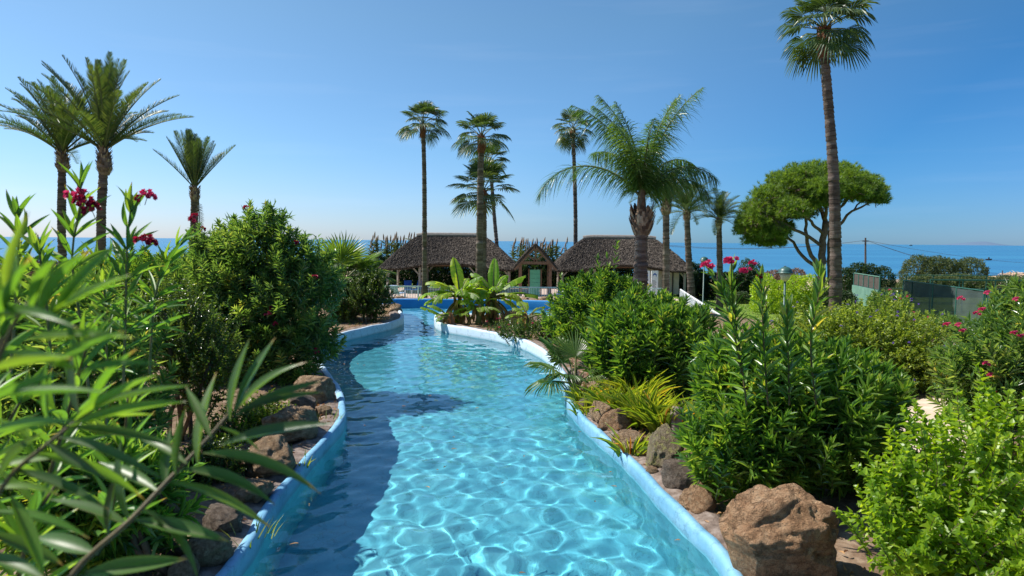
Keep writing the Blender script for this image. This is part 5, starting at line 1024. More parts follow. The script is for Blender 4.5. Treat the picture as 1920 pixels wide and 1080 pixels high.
def leaf_variants(m_):
    if m_ not in LEAFV:
        LEAFV[m_] = []
        for i in range(6):
            tp = leaf_tpl(np.linspace(0, 1, 11), [.12, .45, .75, .93, 1, .98, .9, .76, .55, .28, 0], .28, [.02, .1, .16, .22, .06, -.05][i], [.0, .04, .1, -.05, .0, .06][i]); V = tp[0].copy(); V[:, 0] += [.4, -.5, .8, -.9, .2, 0][i] * V[:, 1] ** 2 * .6
            g = Geo(); g.V.append(V * [1, 1, 1]); g.n += len(V)
            for f in tp[1]: g.F.append((f, np.full(len(f), [.05, .3, .5, .7, .95, .4][i]), 0))
            tt_ = np.linspace(0, .97, 9); zz_ = np.interp(tt_, np.linspace(0, 1, 11), V[1:-1:3][:, 2].tolist() + [V[-1, 2]]) if False else np.array([np.interp(q_, V[:, 1], V[:, 2]) for q_ in tt_])
            xm_ = [.4, -.5, .8, -.9, .2, 0][i] * tt_ ** 2 * .6; wr_ = .055 * (1.1 - tt_); rv = np.concatenate([np.stack([xm_ - wr_, tt_, zz_ * 0 + MIDZ(tp, tt_) + .004], -1), np.stack([xm_ + wr_, tt_, MIDZ(tp, tt_) + .004], -1)])
            k_ = np.arange(8); g.add(rv, np.stack([k_, k_ + 9, k_ + 10, k_ + 1], -1), .5, 1)
            LEAFV[m_].append(g.mesh('leaf', [M[m_], M['stemgreen']], True))
    return LEAFV[m_]
def put_leaf(t, p, d, L_, W_, m_, r, upv=None, nm='leaf'):
    me = leaf_variants(m_)[int(r.integers(6))]; upv = np.array([0, 0, 1.]) + r.normal(0, .35, 3) if upv is None else upv
    d = unit(d); s = unit(np.cross(d, upv)); n_ = np.cross(s, d); Mx = Matrix(((s[0], d[0], n_[0]), (s[1], d[1], n_[1]), (s[2], d[2], n_[2])))
    link(nm, me, t, loc=tuple(p), rot=Mx.to_euler(), sc=(W_, L_, L_))
for i, (sp, n_, fl) in enumerate([([(1470, 700), (1478, 600), (1482, 520), (1478, 500)], 0, None)]): pass
tall_stem(big, [(1440, 760), (1432, 640), (1428, 545), (1424, 520)], 5.15, 1, 20, .185, .03, 'oleander', fl='crimson', flsize=.025, start=.05)
tall_stem(big, [(1530, 760), (1520, 640), (1538, 540), (1535, 500)], 5.15, 2, 22, .185, .03, 'oleander', start=.05)
tall_stem(big, [(1480, 760), (1478, 660), (1475, 580), (1478, 560)], 5.15, 3, 19, .185, .03, 'oleander', start=.05)
tall_stem(big, [(1400, 760), (1385, 640), (1370, 540), (1376, 500)], 5.15, 4, 21, .185, .03, 'oleander', start=.05)
tall_stem(big, [(1390, 700), (1375, 620), (1350, 540), (1330, 510)], 5.15, 5, 18, .185, .03, 'oleander', start=.05)
for px, py, s_ in ((1371, 494, .055), (1398, 512, .045), (1328, 502, .05), (1412, 496, .03)): link('flower_cluster', flower_me('pink', px % 3, s_), big, loc=tuple(P(px, py, 5.0) - np.array(big.location)))
# B12
b = gpt(1205, 10.4); shrub('oleander_bush', 'dense bright green oleander on the right bank behind the daylilies', 'bush', b,
    [px_lobe(b, 1210, 660, 10.4, .85, .8, .62), px_lobe(b, 1172, 650, 10.2, .5, .6, .45), px_lobe(b, 1265, 640, 10.5, .6, .7, .5), px_lobe(b, 1200, 600, 10.8, .7, .6, .35)], OM, V_ol, 270, 9000, 32, up=.72, sc=(1., 1.35), stems=6)
# B11 with tall stems
b = gpt(1110, 14.5); mid = shrub('oleander_bush', 'loose oleander with three tall stems in front of the right hut', 'bush', b,
    [px_lobe(b, 1120, 570, 14.5, .75, .7, .55), px_lobe(b, 1080, 600, 14.2, .6, .6, .5), px_lobe(b, 1160, 570, 14.6, .6, .6, .5), px_lobe(b, 1120, 540, 14.6, .4, .4, .3)], OM, V_ol, 220, 5000, 33, up=.6, stems=5, flowers=0)
for k, (sp, n_) in enumerate([([(1150, 560), (1152, 500), (1158, 455)], 9), ([(1130, 560), (1124, 510), (1120, 480)], 8), ([(1100, 570), (1058, 540), (1052, 515)], 7), ([(1140, 560), (1140, 500), (1138, 478)], 8)]):
    tall_stem(mid, sp, 14.4, 40 + k, n_, .17, .03, 'oleander', low=60)
# B3 big left oleander
b = gpt(478, 11.2); shrub('oleander_bush', 'tall dark oleander with few pink flowers on the left bank, overhanging the pool', 'bush', b,
    [px_lobe(b, 480, 600, 11.2, 1.0, .9, .85), px_lobe(b, 490, 480, 11.2, .8, .7, .6), px_lobe(b, 420, 540, 11.2, .7, .7, .6), px_lobe(b, 555, 560, 11.0, .65, .7, .7), px_lobe(b, 590, 640, 11.0, .42, .5, .4), px_lobe(b, 500, 420, 11.2, .38, .4, .3), px_lobe(b, 380, 620, 11.2, .6, .6, .5), px_lobe(b, 440, 660, 10.9, .8, .7, .5), px_lobe(b, 540, 670, 10.9, .6, .6, .4), px_lobe(b, 360, 520, 11.4, .55, .5, .55), px_lobe(b, 430, 465, 11.3, .5, .5, .42), px_lobe(b, 560, 490, 11.2, .5, .5, .45), px_lobe(b, 600, 540, 11.2, .4, .5, .4)], OMD, V_old, 298, 30000, 34, up=.5, in_len=.14, in_w=.024, stems=9, flowers=14, fmat='crimson')
# B4 dark small-leaved shrub and low oleanders to its left
b = gpt(330, 7.8); shrub('small_leaved_shrub', 'dark glossy small leaved shrub left of the rocks', 'bush', b,
    [px_lobe(b, 335, 640, 7.8, .62, .55, .62), px_lobe(b, 290, 600, 8.0, .6, .5, .5), px_lobe(b, 380, 690, 7.6, .4, .4, .45)], [M['smallleaf']], V_small, 280, 14000, 35, up=.45, in_tpl=LANCE_LO, in_len=.045, in_w=.024, shoot_name='twig_with_leaves')
b = gpt(150, 6.0); shrub('oleander_bush', 'low dark oleander thicket at the left edge under the near branches', 'bush', b,
    [px_lobe(b, 120, 700, 6., .85, .7, .8), px_lobe(b, -40, 650, 6.2, .9, .7, .9), px_lobe(b, 225, 830, 5.8, .45, .5, .38)], OMD, V_oldb, 240, 9000, 36, up=.5, in_len=.15, in_w=.028)
b = gpt(330, 4.6); shrub('oleander_bush', 'small shaded oleander between the left rocks and the near branch', 'bush', b,
    [px_lobe(b, 265, 930, 4.6, .34, .35, .26), px_lobe(b, 150, 920, 4.4, .45, .4, .4)], OM, V_ol, 110, 3500, 37, up=.55, in_len=.14)
b = gpt(250, 16); shrub('oleander_bush', 'distant green oleander at left below the small date palm', 'bush', b, [px_lobe(b, 270, 520, 16, 1.3, .8, .5), px_lobe(b, 200, 550, 15.5, 1.3, .8, .8), px_lobe(b, 330, 545, 16, .9, .8, .7)], OM, V_olb, 200, 6000, 38, up=.5, sc=(1., 1.3))
# S1 shrub by the low fan palm
b = gpt(690, 18.6); shrub('round_shrub', 'round dark shrub with bright top under the low fan palm, at the pool corner', 'bush', b, [px_lobe(b, 695, 555, 18.6, .6, .6, .62), px_lobe(b, 650, 570, 18.6, .5, .5, .45), px_lobe(b, 700, 525, 18.7, .35, .35, .3)], [M['smallleaf']], V_small, 200, 9000, 39, up=.45, in_len=.06, in_w=.035, sc=(1.1, 1.5))
# B16 round hedge
b = gpt(1620, 11.2); shrub('clipped_hedge', 'big rounded yellow green hedge with tiny purple flowers behind the large oleander', 'bush', b,
    [px_lobe(b, 1650, 670, 11.2, 1.15, 1.2, .95), px_lobe(b, 1560, 650, 11.3, 1.1, 1.1, .72), px_lobe(b, 1500, 680, 11.2, .9, 1., .75), px_lobe(b, 1710, 700, 11.1, .7, .8, .7)], [M['hedge']], V_tiny, 298, 60000, 40, up=.2, in_tpl=leaf_tpl([0, .45, 1], [0, 1, 0], .9, .1), in_len=.06, in_w=.034, flowers=60, fmat='purple', fl_size=.018, shoot_name='twig_with_leaves', sc=(.6, .9), smax=.98)
# B17 right oleander
b = gpt(1900, 8.6); rt = shrub('oleander_bush', 'oleander with many pink flower clusters at the right edge', 'bush', b,
    [px_lobe(b, 1900, 690, 8.6, .75, .8, .7), px_lobe(b, 1990, 640, 8.8, .8, .8, .9), px_lobe(b, 1840, 710, 8.6, .5, .6, .5), px_lobe(b, 1900, 630, 8.9, .5, .5, .45), px_lobe(b, 1950, 600, 8.8, .45, .5, .5)], OMD, V_oldb, 298, 12000, 41, up=.55, in_len=.15)
for px, py in ((1802, 562), (1832, 590), (1842, 582), (1852, 552), (1806, 622), (1798, 612), (1906, 564), (1902, 626), (1914, 632), (1850, 684), (1858, 706), (1864, 740), (1912, 722), (1776, 610)): link('flower_cluster', flower_me('pink', px % 3, .04), rt, loc=tuple(P(px, py, 8.05) - np.array(rt.location)))
b = gpt(1690, 20); bb = shrub('oleander_bush', 'far small oleander with pink blooms at the foot of the green windscreen', 'bush', b, [px_lobe(b, 1665, 572, 20, .6, .6, .35), px_lobe(b, 1740, 612, 18, .8, .6, .3)], OMD, V_old, 120, 3000, 42, flowers=12, fmat='pink')
# B18 lime shrub
b = gpt(1800, 4.1); lime = shrub('lime_green_shrub', 'bright lime green leafy shrub in the lower right corner', 'bush', b,
    [px_lobe(b, 1800, 930, 4.1, .5, .45, .48), px_lobe(b, 1900, 900, 4.2, .5, .45, .55), px_lobe(b, 1710, 1000, 4.0, .3, .35, .32), px_lobe(b, 1860, 1040, 3.8, .5, .4, .4)], [M['lime']], V_lime, 270, 6000, 43, up=.5, in_tpl=LANCE_LO, in_len=.06, in_w=.034, sc=(.85, 1.15), shoot_name='leafy_twig', stemr=.012)
for k, sp in enumerate([[(1830, 900), (1800, 800), (1795, 730)], [(1760, 960), (1740, 880), (1725, 790)], [(1900, 880), (1900, 820), (1890, 790)], [(1700, 1000), (1670, 900), (1655, 850)], [(1860, 920), (1845, 840), (1850, 790)]]):
    tall_stem(lime, sp, 4.0, 60 + k, 11, .065, .034, 'lime', per=2, rad=.004, low=75, high=35)
# flowering ground cover on the island, young stems etc
b = gpt(1010, 15.6); shrub('low_groundcover_shrub', 'low loose flowering shrub along the island rim left of the fan palm', 'bush', b, [px_lobe(b, 1000, 622, 15.4, .8, .4, .28), px_lobe(b, 1060, 605, 15.8, .6, .5, .3), px_lobe(b, 950, 615, 16.6, .5, .4, .22)], [M['smallleaf']], V_small, 150, 5000, 44, up=.5, in_len=.05, in_w=.03, flowers=16, fmat='pink', fl_size=.025, stems=3)

b = near_ground(455, 815); shrub('low_groundcover_shrub', 'low bright small leaved plant behind the left row of rocks', 'bush', b, [px_lobe(b, 450, 800, b[1] + .1, .35, .3, .22), px_lobe(b, 400, 830, b[1], .35, .3, .2), px_lobe(b, 500, 775, b[1] + .5, .3, .3, .2)], [M['smallleaf']], V_lime, 60, 3000, 45, up=.5, in_len=.05, in_w=.026, stems=2, sc=(.4, .6))
b = near_ground(400, 900); shrub('low_groundcover_shrub', 'dark low plant between the rocks and the near branch tips', 'bush', b, [px_lobe(b, 400, 880, b[1] + .1, .3, .3, .25), px_lobe(b, 340, 930, b[1], .3, .3, .3)], [M['smallleaf']], V_small, 90, 3500, 46, up=.5, in_len=.045, in_w=.024, stems=2, sc=(.7, 1.))
g = Geo(); N = 70; T = np.stack([rng.uniform(-3.5, 2.5, N), rng.uniform(4.6, 19, N), np.full(N, .006)], -1); T = T[in_pool(T[:, 0], T[:, 1])]; N = len(T)
scatter(g, OVATE, frames(rng.normal(0, 1, (N, 3)) * [1, 1, .05], np.array([0, 0, 1.]), .016, .03 + .05 * rng.random(N), .03), T, rng.random(N)); tag(link('floating_leaves', g.mesh('floating_leaves', M['deadleaf'])), kind='stuff')
# ------------------------------------------------------------------ strap-leaved clumps
def clump(label, base, n_, L_, W_, seed, m_='strap', tpl=STRAP, rad=.12, lean=.38, name='daylily_clump', cat='plant', nm='leaf', group=None):
    r = np.random.default_rng(seed); t = thing(name, label, cat, tuple(base), group); key = ('strap', m_, id(tpl[0]))
    if key not in FM:
        FM[key] = []
        for k in range(5):
            g = Geo(); V = tpl[0].copy(); V[:, 2] *= [.3, .6, .9, .1, .5][k]; g.V.append(V); g.n += len(V)
            for f in tpl[1]: g.F.append((f, np.full(len(f), [.15, .4, .6, .8, 1.][k]), 0))
            FM[key].append(g.mesh(nm, [M[m_]], True))
    for k in range(n_):
        a = r.random() * 6.28; rr_ = rad * math.sqrt(r.random()); ln = abs(r.normal(lean, .25)); d = unit([math.cos(a) * ln, math.sin(a) * ln, 1]); s = unit(np.cross(d, [math.cos(a + r.normal(0, .4)) * -1, math.sin(a) * -1, .2])); n2 = np.cross(s, d)
        if n2[2] < 0: s = -s; n2 = -n2
        Mx = Matrix(((s[0], d[0], n2[0]), (s[1], d[1], n2[1]), (s[2], d[2], n2[2]))); l_ = L_ * r.uniform(.6, 1.15)
        link(nm, FM[key][int(r.integers(5))], t, loc=(math.cos(a) * rr_, math.sin(a) * rr_, -.02), rot=Mx.to_euler(), sc=(W_, l_, l_))
    return t
for k, (px, py, n_, L_, lb) in enumerate([(1150, 782, 70, .38, 'yellow green strap leaf clump behind the first two rim rocks'), (1205, 800, 90, .42, 'thickest yellow green strap leaf clump beside the tan rock'), (1245, 812, 60, .4, 'yellow green strap leaf clump just left of the weathered stump'), (1195, 760, 70, .4, 'strap leaf clump at the back against the dense oleander'),
    (1180, 850, 22, .25, 'small tuft of strap leaves in front of the lichen covered rock'), (1095, 752, 35, .25, 'small grass tuft beside the young fan palm base'), (1100, 775, 25, .22, 'grey green tuft at the bend of the right rim'), (1290, 800, 50, .35, 'strap leaf clump right of the stump')]):
    q = near_ground(px, py); clump(lb, q, int(n_ * 1.6), L_ * 1.25, .018, 70 + k, rad=.16)
for k, (px, py, n_, L_, lb) in enumerate([(480, 800, 90, .22, 'bright grass clump behind the left pool rocks'), (450, 830, 70, .22, 'bright grass patch left of the grooved rock'), (440, 880, 50, .2, 'grass tuft between the two large left rocks'), (612, 790, 16, .16, 'small weed tuft on the left rim beside the small stones'), (560, 870, 18, .18, 'weed tuft with flat leaves at the left rim'), (470, 1010, 14, .16, 'weed sprig on the mortar strip near the bottom left')]):
    q = near_ground(px, py); clump(lb, q, n_, L_, .014, 90 + k, m_='grass', tpl=BLADE, rad=.18, name='grass_clump', nm='blade')
# stump
q = near_ground(1268, 822); st_ = thing('tree_stump', 'weathered grey forked stump standing behind the lichen covered rock', 'stump', tuple(q))
g = Geo(); hh = .36; pz = np.linspace(-.05, hh, 9); tube(g, [(0.01 * math.sin(z * 20), 0, z) for z in pz], [.085, .08, .07, .068, .066, .068, .07, .07, .066], 14, .5); link('trunk', g.mesh('trunk', M['logend'], True), st_)
g = Geo(); tube(g, smooth_poly([(.03, .02, .02), (.1, .03, .14), (.13, .03, .3)], .04, False), .035, 8, .5); link('fork', g.mesh('fork', M['logend'], True), st_)

# ------------------------------------------------------------------ rocks
def rock_me(seed, sub=4, rough=.22, crack=.12, flat=.0, ang=0.):
    import bmesh
    bm = bmesh.new(); bmesh.ops.create_icosphere(bm, subdivisions=sub, radius=1); off = Vector((seed * 7.3, seed * 3.1, seed * 1.7)); r = np.random.default_rng(seed)
    planes = [(Vector(unit(r.normal(0, 1, 3))), r.uniform(.62, .92)) for _ in range(9)]
    for v in bm.verts:
        p = v.co.normalized(); s = 1 + rough * mnoise.noise(p * 1.3 + off) + rough * .6 * mnoise.noise(p * 2.6 + off) + crack * .6 * mnoise.noise(p * 6 + off)
        rg = abs(mnoise.noise(Vector((p.x * 1.2, p.y * 1.2, p.z * 4.5)) + off)); s -= crack * max(0, .16 - rg) * 4.5; s += crack * .3 * mnoise.noise(p * 14 + off) + crack * .12 * mnoise.noise(p * 30 + off)
        q = p * s
        if ang:
            for n_, d_ in planes:
                k = q.dot(n_)
                if k > d_: q = q - n_ * (k - d_) * ang
        q.x *= 1 + .2 * max(0, -q.z); q.y *= 1 + .2 * max(0, -q.z); v.co = q
    me = bpy.data.meshes.new('rock'); bm.to_mesh(me); bm.free(); me.polygons.foreach_set('use_smooth', [True] * len(me.polygons)); return me
def rock(label, px, pyb, wpx, hpx, m_, seed, sub=4, depth=.85, rot=0, grp=None, ang=.8, crack=.085, rough=.28, name='rock', zoff=0):
    # px centre, pyb lowest visible pixel row, size in pixels
    q = near_ground(px, pyb); D = q[1]; W_ = wpx / 1280 * D; H_ = hpx / 1280 * D * 1.0; me = rock_me(seed, sub, rough, crack, ang=ang); me.materials.append(M[m_]); o_ = link(name, me, loc=(q[0], q[1] + W_ * depth * .42, q[2] + H_ * .40 + zoff), rot=(0, 0, rot), sc=(W_ / 2 * 1.02, W_ / 2 * depth, H_ / 2 * 1.25)); tag(o_, label, 'rock', grp); return o_
rock('largest brown boulder at the bottom right beside the pool rim', 1480, 1112, 252, 165, 'rockorange', 8, 6, .85, .4, ang=.9, crack=.075, rough=.27, name='boulder')
for a in [('rounded orange rock on the right rim left of the big boulder', 1318, 965, 78, 55, 'rockorange', 11), ('dark grey angular rock in front of the lichen rock', 1280, 925, 72, 60, 'rockgrey', 12), ('tall rounded lichen covered rock on the right rim', 1252, 885, 92, 84, 'rocklichen', 13),
          ('low brown rock beside the strap leaf tuft', 1184, 848, 62, 36, 'rock', 14), ('tan orange rock at the right rim under the strap leaves', 1160, 812, 66, 42, 'rockorange', 15), ('brown rock at the right rim, first of the row toward the fan palm', 1132, 795, 56, 40, 'rock', 16), ('small dark rock at the bend of the right rim', 1098, 770, 36, 20, 'rockgrey', 17),
          ('reddish rock half hidden behind the angular grey rock', 1306, 880, 50, 34, 'rockorange', 18), ('small tan rock left of the lichen rock base', 1222, 893, 26, 18, 'rock', 19), ('small rock behind the stump', 1305, 815, 40, 22, 'rock', 20),
          ('rough brown rock at the far end of the left row, under the oleander', 580, 760, 80, 55, 'rock', 22), ('smooth dark rock leaning on the far rock of the left row', 556, 785, 78, 44, 'rockgrey', 23), ('small round tan stone at the left rim', 605, 782, 30, 24, 'rock', 24), ('grooved brown rock in the middle of the left row', 538, 832, 110, 62, 'rock', 25),
          ('broad brown rock of the left row behind the leaf tips', 492, 895, 112, 64, 'rock', 26), ('low tan rock left of the broad brown rock', 435, 885, 70, 32, 'rock', 27), ('brown rock partly behind the lowest leaf tips', 465, 945, 84, 40, 'rock', 28), ('dark rock near the bottom left of the rim', 405, 1010, 84, 60, 'rockgrey', 29), ('rounded brown rock at the bottom left of the rim', 378, 1070, 90, 62, 'rock', 30), ('bottom left rock cut by the photo edge', 335, 1095, 60, 50, 'rock', 31),
          ('upright brown rock on the island right of the bananas', 962, 612, 30, 34, 'rock', 32), ('low reddish rock on the island rim near the young fan palm', 1040, 634, 48, 20, 'rockorange', 33), ('dark rock behind the reddish island rock', 1042, 618, 34, 14, 'rockgrey', 34), ('layered brown rock on the white corner rim of the left bank', 733, 588, 44, 18, 'rock', 35), ('pale brown rock on the left bank under the low fan palm', 650, 598, 38, 16, 'rockorange', 36), ('small rock left of the pale one under the low fan palm', 628, 600, 30, 12, 'rock', 37),
          ('flat brown rock on the far pool rim before the picket fence', 748, 562, 24, 7, 'rock', 38), ('flat rock on the far pool edge below the gate', 1022, 563, 24, 7, 'rock', 39), ('small rock on the far pool edge left of the gate post', 985, 563, 20, 6, 'rock', 40), ('small stone at the foot of the banana plants', 890, 618, 26, 8, 'rock', 41)]:
    rock(*a, rot=a[6] * 1.3, sub=5 if a[3] > 60 else 4)
# pebbles, dry leaves and litter along the rim (nobody could count them)
g = Geo(); N = 5200; k = rng.integers(0, n, N); ok = (POOL[k, 1] < 19); k = k[ok]; N = len(k); off = .2 + .75 * rng.random(N) ** 1.3; T = np.concatenate([POOL[k] + sm[k] * off[:, None] + rng.normal(0, .05, (N, 2)), np.zeros((N, 1))], 1); T = T[~in_pool(T[:, 0], T[:, 1], .12)]; N = len(T); T[:, 2] = gz(T[:, 0], T[:, 1]) + .03 + .05 * rng.random(N) * (rng.random(N) < .3)
scatter(g, OVATE, frames(rng.normal(0, 1, (N, 3)) * [1, 1, .3], np.array([0, 0, 1.]) + rng.normal(0, .4, (N, 3)), .022, .02 + .05 * rng.random(N), .05), T, rng.random(N)); tag(link('leaf_litter', g.mesh('leaf_litter', M['deadleaf'])), kind='stuff')
g = Geo(); N = 1500; oc = (np.array([(1, 0, 0), (0, 1, 0), (-1, 0, 0), (0, -1, 0), (0, 0, .7), (0, 0, -.7)]), [np.array([(0, 1, 4), (1, 2, 4), (2, 3, 4), (3, 0, 4), (1, 0, 5), (2, 1, 5), (3, 2, 5), (0, 3, 5)])])
T = np.stack([rng.uniform(-6, 9, N), rng.uniform(3.5, 13, N), np.zeros(N)], -1); T = T[~in_pool(T[:, 0], T[:, 1], .25)]; N = len(T); T[:, 2] = gz(T[:, 0], T[:, 1]) + .005; s_ = .008 + .03 * rng.random(N) ** 3
scatter(g, oc, frames(rng.normal(0, 1, (N, 3)), np.array([0, 0, 1.]), s_, s_ * 1.3, s_), T, rng.random(N)); tag(link('pebbles', g.mesh('pebbles', M['rock'], True)), kind='stuff')
g = Geo(); N = 26000; T = np.stack([rng.uniform(-9, 10, N), rng.uniform(3.5, 24, N), np.zeros(N)], -1); vn = vnoise(T[:, 0], T[:, 1], 1.3, 4); T = T[(~in_pool(T[:, 0], T[:, 1], .22)) & (vn > -.1) & ~((T[:, 0] > 4.2) & (abs(T[:, 1] - 9.6) < 1.8))]; N = len(T); T[:, 2] = gz(T[:, 0], T[:, 1])
scatter(g, (np.array([(-.5, 0, 0), (.5, 0, 0), (0, 1, 0)]), [np.array([(0, 1, 2)])]), frames(rng.normal(0, .5, (N, 3)) + [0, 0, 1], rng.normal(0, 1, (N, 3)), .01, .05 + .09 * rng.random(N), 1), T, rng.random(N)); tag(link('weeds', g.mesh('weeds', M['grass'])), kind='stuff')
# distant lawn tufts
g = Geo(); N = 60000; T = np.stack([rng.uniform(-45, 30, N), rng.uniform(30, 74, N), np.zeros(N)], -1); T = T[~((T[:, 0] > -15) & (T[:, 0] < 14) & (T[:, 1] > 49.5))]; N = len(T); T[:, 2] = gz(T[:, 0], T[:, 1])
scatter(g, (np.array([(-.5, 0, 0), (.5, 0, 0), (0, 1, 0)]), [np.array([(0, 1, 2)])]), frames(rng.normal(0, .5, (N, 3)) + [0, 0, 1], rng.normal(0, 1, (N, 3)), .12, .05 + .05 * rng.random(N), 1), T, rng.random(N)); tag(link('lawn_grass', g.mesh('lawn_grass', M['grass'])), kind='stuff')

# ------------------------------------------------------------------ far hedges, reeds, dune shrubs
def mass(name, label, cat, base, lobes, mat, N, seed, ll=.12, lw=.07, group=None, kindstuff=None, tpl=None):
    r = np.random.default_rng(seed); t = thing(name, label, cat, tuple(base), group); Tn = []; D = []
    ar = np.array([l[3] * l[5] for l in lobes]); ar = ar / ar.sum(); ks = r.choice(len(lobes), N, p=ar); d = unit(r.normal(0, 1, (N, 3))); L5 = np.array(lobes)[ks]; s = r.uniform(.6, 1.03, N) ** .5
    T = L5[:, :3] + d * L5[:, 3:] * s[:, None] * (1 + .12 * np.sin(d[:, :1] * 9 + seed) * np.cos(d[:, 2:] * 8)); ok = T[:, 2] > .02; T = T[ok]; d = d[ok]; N = len(T); g = Geo()
    scatter(g, tpl or leaf_tpl([0, .45, 1], [0, 1, 0], .9, .1), frames(d * .4 + r.normal(0, .6, (N, 3)) + [0, 0, .3], np.array([0, 0, 1.]) + r.normal(0, .4, (N, 3)), lw, ll * r.uniform(.6, 1.2, N), ll), T, r.random(N))
    tag(link('foliage', g.mesh('foliage', M[mat]), t), kind='stuff')
    for k in range(min(6, len(lobes) * 2)):
        l = lobes[k % len(lobes)]; g = Geo(); tube(g, smooth_poly([(l[0] * .9, l[1], -.05), (l[0] + r.normal(0, .2), l[1], l[2] * .6), (l[0] + r.normal(0, .4) * l[3], l[1] + r.normal(0, .3) * l[4], l[2] + l[5] * .5)], .4, False), .05, 5, .5); link('stem', g.mesh('stem', M['twig']), t)
    return t
def row(px0, px1, D, h, k, ry=.8, jit=.15, seed=0, z0=None):
    r = np.random.default_rng(seed); a = gpt(px0, D); b = gpt(px1, D); L = []
    for i in range(k): f = (i + .5) / k; L.append(((b[0] - a[0]) * (f - .5), r.normal(0, .2), h * .45, abs(b[0] - a[0]) / k * 1.0, ry, h * .55 * max(.4, 1 + r.normal(0, jit)))); 
    return (a + b) / 2, L
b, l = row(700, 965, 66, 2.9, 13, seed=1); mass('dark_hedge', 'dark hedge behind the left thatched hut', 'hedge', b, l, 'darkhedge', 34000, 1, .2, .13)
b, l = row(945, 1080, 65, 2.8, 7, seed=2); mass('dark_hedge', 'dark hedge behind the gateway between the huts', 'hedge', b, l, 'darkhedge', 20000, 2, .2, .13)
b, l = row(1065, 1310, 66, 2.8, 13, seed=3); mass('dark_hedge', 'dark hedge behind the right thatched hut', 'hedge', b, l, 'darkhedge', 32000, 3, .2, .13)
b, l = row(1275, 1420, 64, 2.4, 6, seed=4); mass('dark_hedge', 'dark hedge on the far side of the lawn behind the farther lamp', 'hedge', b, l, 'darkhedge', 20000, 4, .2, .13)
b, l = row(1575, 1665, 68, 3.3, 4, 1.2, seed=5); mass('dark_shrub', 'dark wild shrub behind the very tall palm trunk and the court wall', 'bush', b, l, 'darkhedge', 14000, 5, .18, .1)
b, l = row(1425, 1560, 52, 2.6, 5, 1.2, seed=6); mass('light_green_shrub', 'fresh green shrub behind the nearer lamp and pine trunk', 'bush', b, l, 'lime', 12000, 6, .16, .1)
b, l = row(1540, 1600, 50, 1.9, 3, 1.2, seed=16); mass('dark_shrub', 'dark shrub at the foot of the pine trunks', 'bush', b, l, 'darkhedge', 8000, 16, .16, .09)
b, l = row(1392, 1425, 72, 3.6, 2, 1., seed=7); mass('round_dark_shrub', 'small round dark shrub left of the red flowers against the sea', 'bush', b, l, 'darkhedge', 5000, 7, .16, .09)
b, l = row(1440, 1500, 88, 2.6, 3, 1., seed=8); mass('dry_dune_shrub', 'dry brownish dune shrub left of the pine trunks', 'bush', b, l, 'plume', 5000, 8, .3, .06)
b, l = row(1705, 1835, 80, 3.9, 4, 1.6, seed=9); l[0] = (*l[0][:2], l[0][2], l[0][3], l[0][4], l[0][5] * 1.1); mass('tall_wild_oleander', 'tall grey green wild oleander beyond the court fences against the sea', 'bush', b, l, 'greyleaf', 20000, 9, .25, .09)
b, l = row(1700, 1960, 70, 2.2, 9, 1.2, seed=10); mass('grey_green_thicket', 'long grey green thicket behind the far court fence', 'bush', b, l, 'greyleaf', 24000, 10, .2, .09)
b, l = row(1575, 1720, 92, 1.1, 6, 1.2, .5, seed=11); mass('dune_scrub', 'low green dune scrub around the leaning utility pole', 'bush', b, l, 'greyleaf', 8000, 11, .25, .1)
b, l = row(1650, 1705, 66, .9, 3, 1., .3, seed=12); mass('dune_scrub', 'low olive scrub seen through the open court fence', 'bush', b, l, 'greyleaf', 5000, 12, .2, .1)
b, l = row(-200, 720, 88, 2.4, 22, 1.5, .3, seed=13); mass('wild_thicket', 'long dark brownish thicket beyond the lawn at far left', 'bush', b, l, 'darkhedge', 40000, 13, .28, .13)
b, l = row(-60, 330, 84, 1.6, 8, 1.2, .4, seed=14); mass('dry_thicket', 'dry brown bank of scrub beyond the lawn behind the pair of date palms', 'bush', b, l, 'plume', 12000, 14, .3, .1)
b, l = row(1350, 1400, 60, .9, 3, .8, .3, seed=15); mass('low_hedge', 'low clipped hedge at the far lawn edge behind the short date palm', 'hedge', b, l, 'darkhedge', 4000, 15, .14, .08)
def reeds(label, px0, px1, D, nst, h, seed):
    r = np.random.default_rng(seed); a = gpt(px0, D); b_ = gpt(px1, D); c = (a + b_) / 2; t = thing('reed_bed', label, 'reeds', tuple(c), 'giant reed beds behind the huts'); lf = Geo(); Tn = []; D_ = []
    hw = abs(b_[0] - a[0]) / 2
    for k in range(nst):
        x = r.uniform(-hw, hw); y = r.uniform(-1, 1.2); hh = h * r.uniform(.72, 1.04); bx = r.normal(0, .25); g = Geo(); top_ = np.array([x + bx, y, hh]); tube(g, [(x, y, 0), (x + bx * .4, y, hh * .6), tuple(top_)], [.03, .022, .012], 4, .5)
        link('cane', g.mesh('cane', M['reed']), t)
        g = Geo(); dl = unit(np.array([r.normal(.12, .1), 0, 1])); e_ = top_ + dl * .75; tube(g, [top_ - dl * .05, top_ + dl * .2, top_ + dl * .5, e_], [.03, .085, .07, .015], 6, r.random()); link('plume', g.mesh('plume', M['plume']), t)
        for j in range(34): z = hh * r.uniform(.15, .97); Tn.append((x + bx * z / hh, y, z)); an = r.random() * 6.28; D_.append((math.cos(an), math.sin(an), .9))
    k = len(Tn); scatter(lf, leaf_tpl([0, .4, 1], [.6, 1, 0], .5, .35), frames(np.array(D_) + r.normal(0, .2, (k, 3)), np.array([0, 0, 1.]), .06, .65, .65), np.array(Tn), r.random(k)); tag(link('foliage', lf.mesh('foliage', M['reed']), t), kind='stuff')
reeds('giant reeds with brown plumes left of the left hut roof', 688, 790, 74, 46, 4.5, 1)
reeds('giant reeds with brown plumes between the two huts behind the gateway', 958, 1062, 74, 46, 4.1, 2)
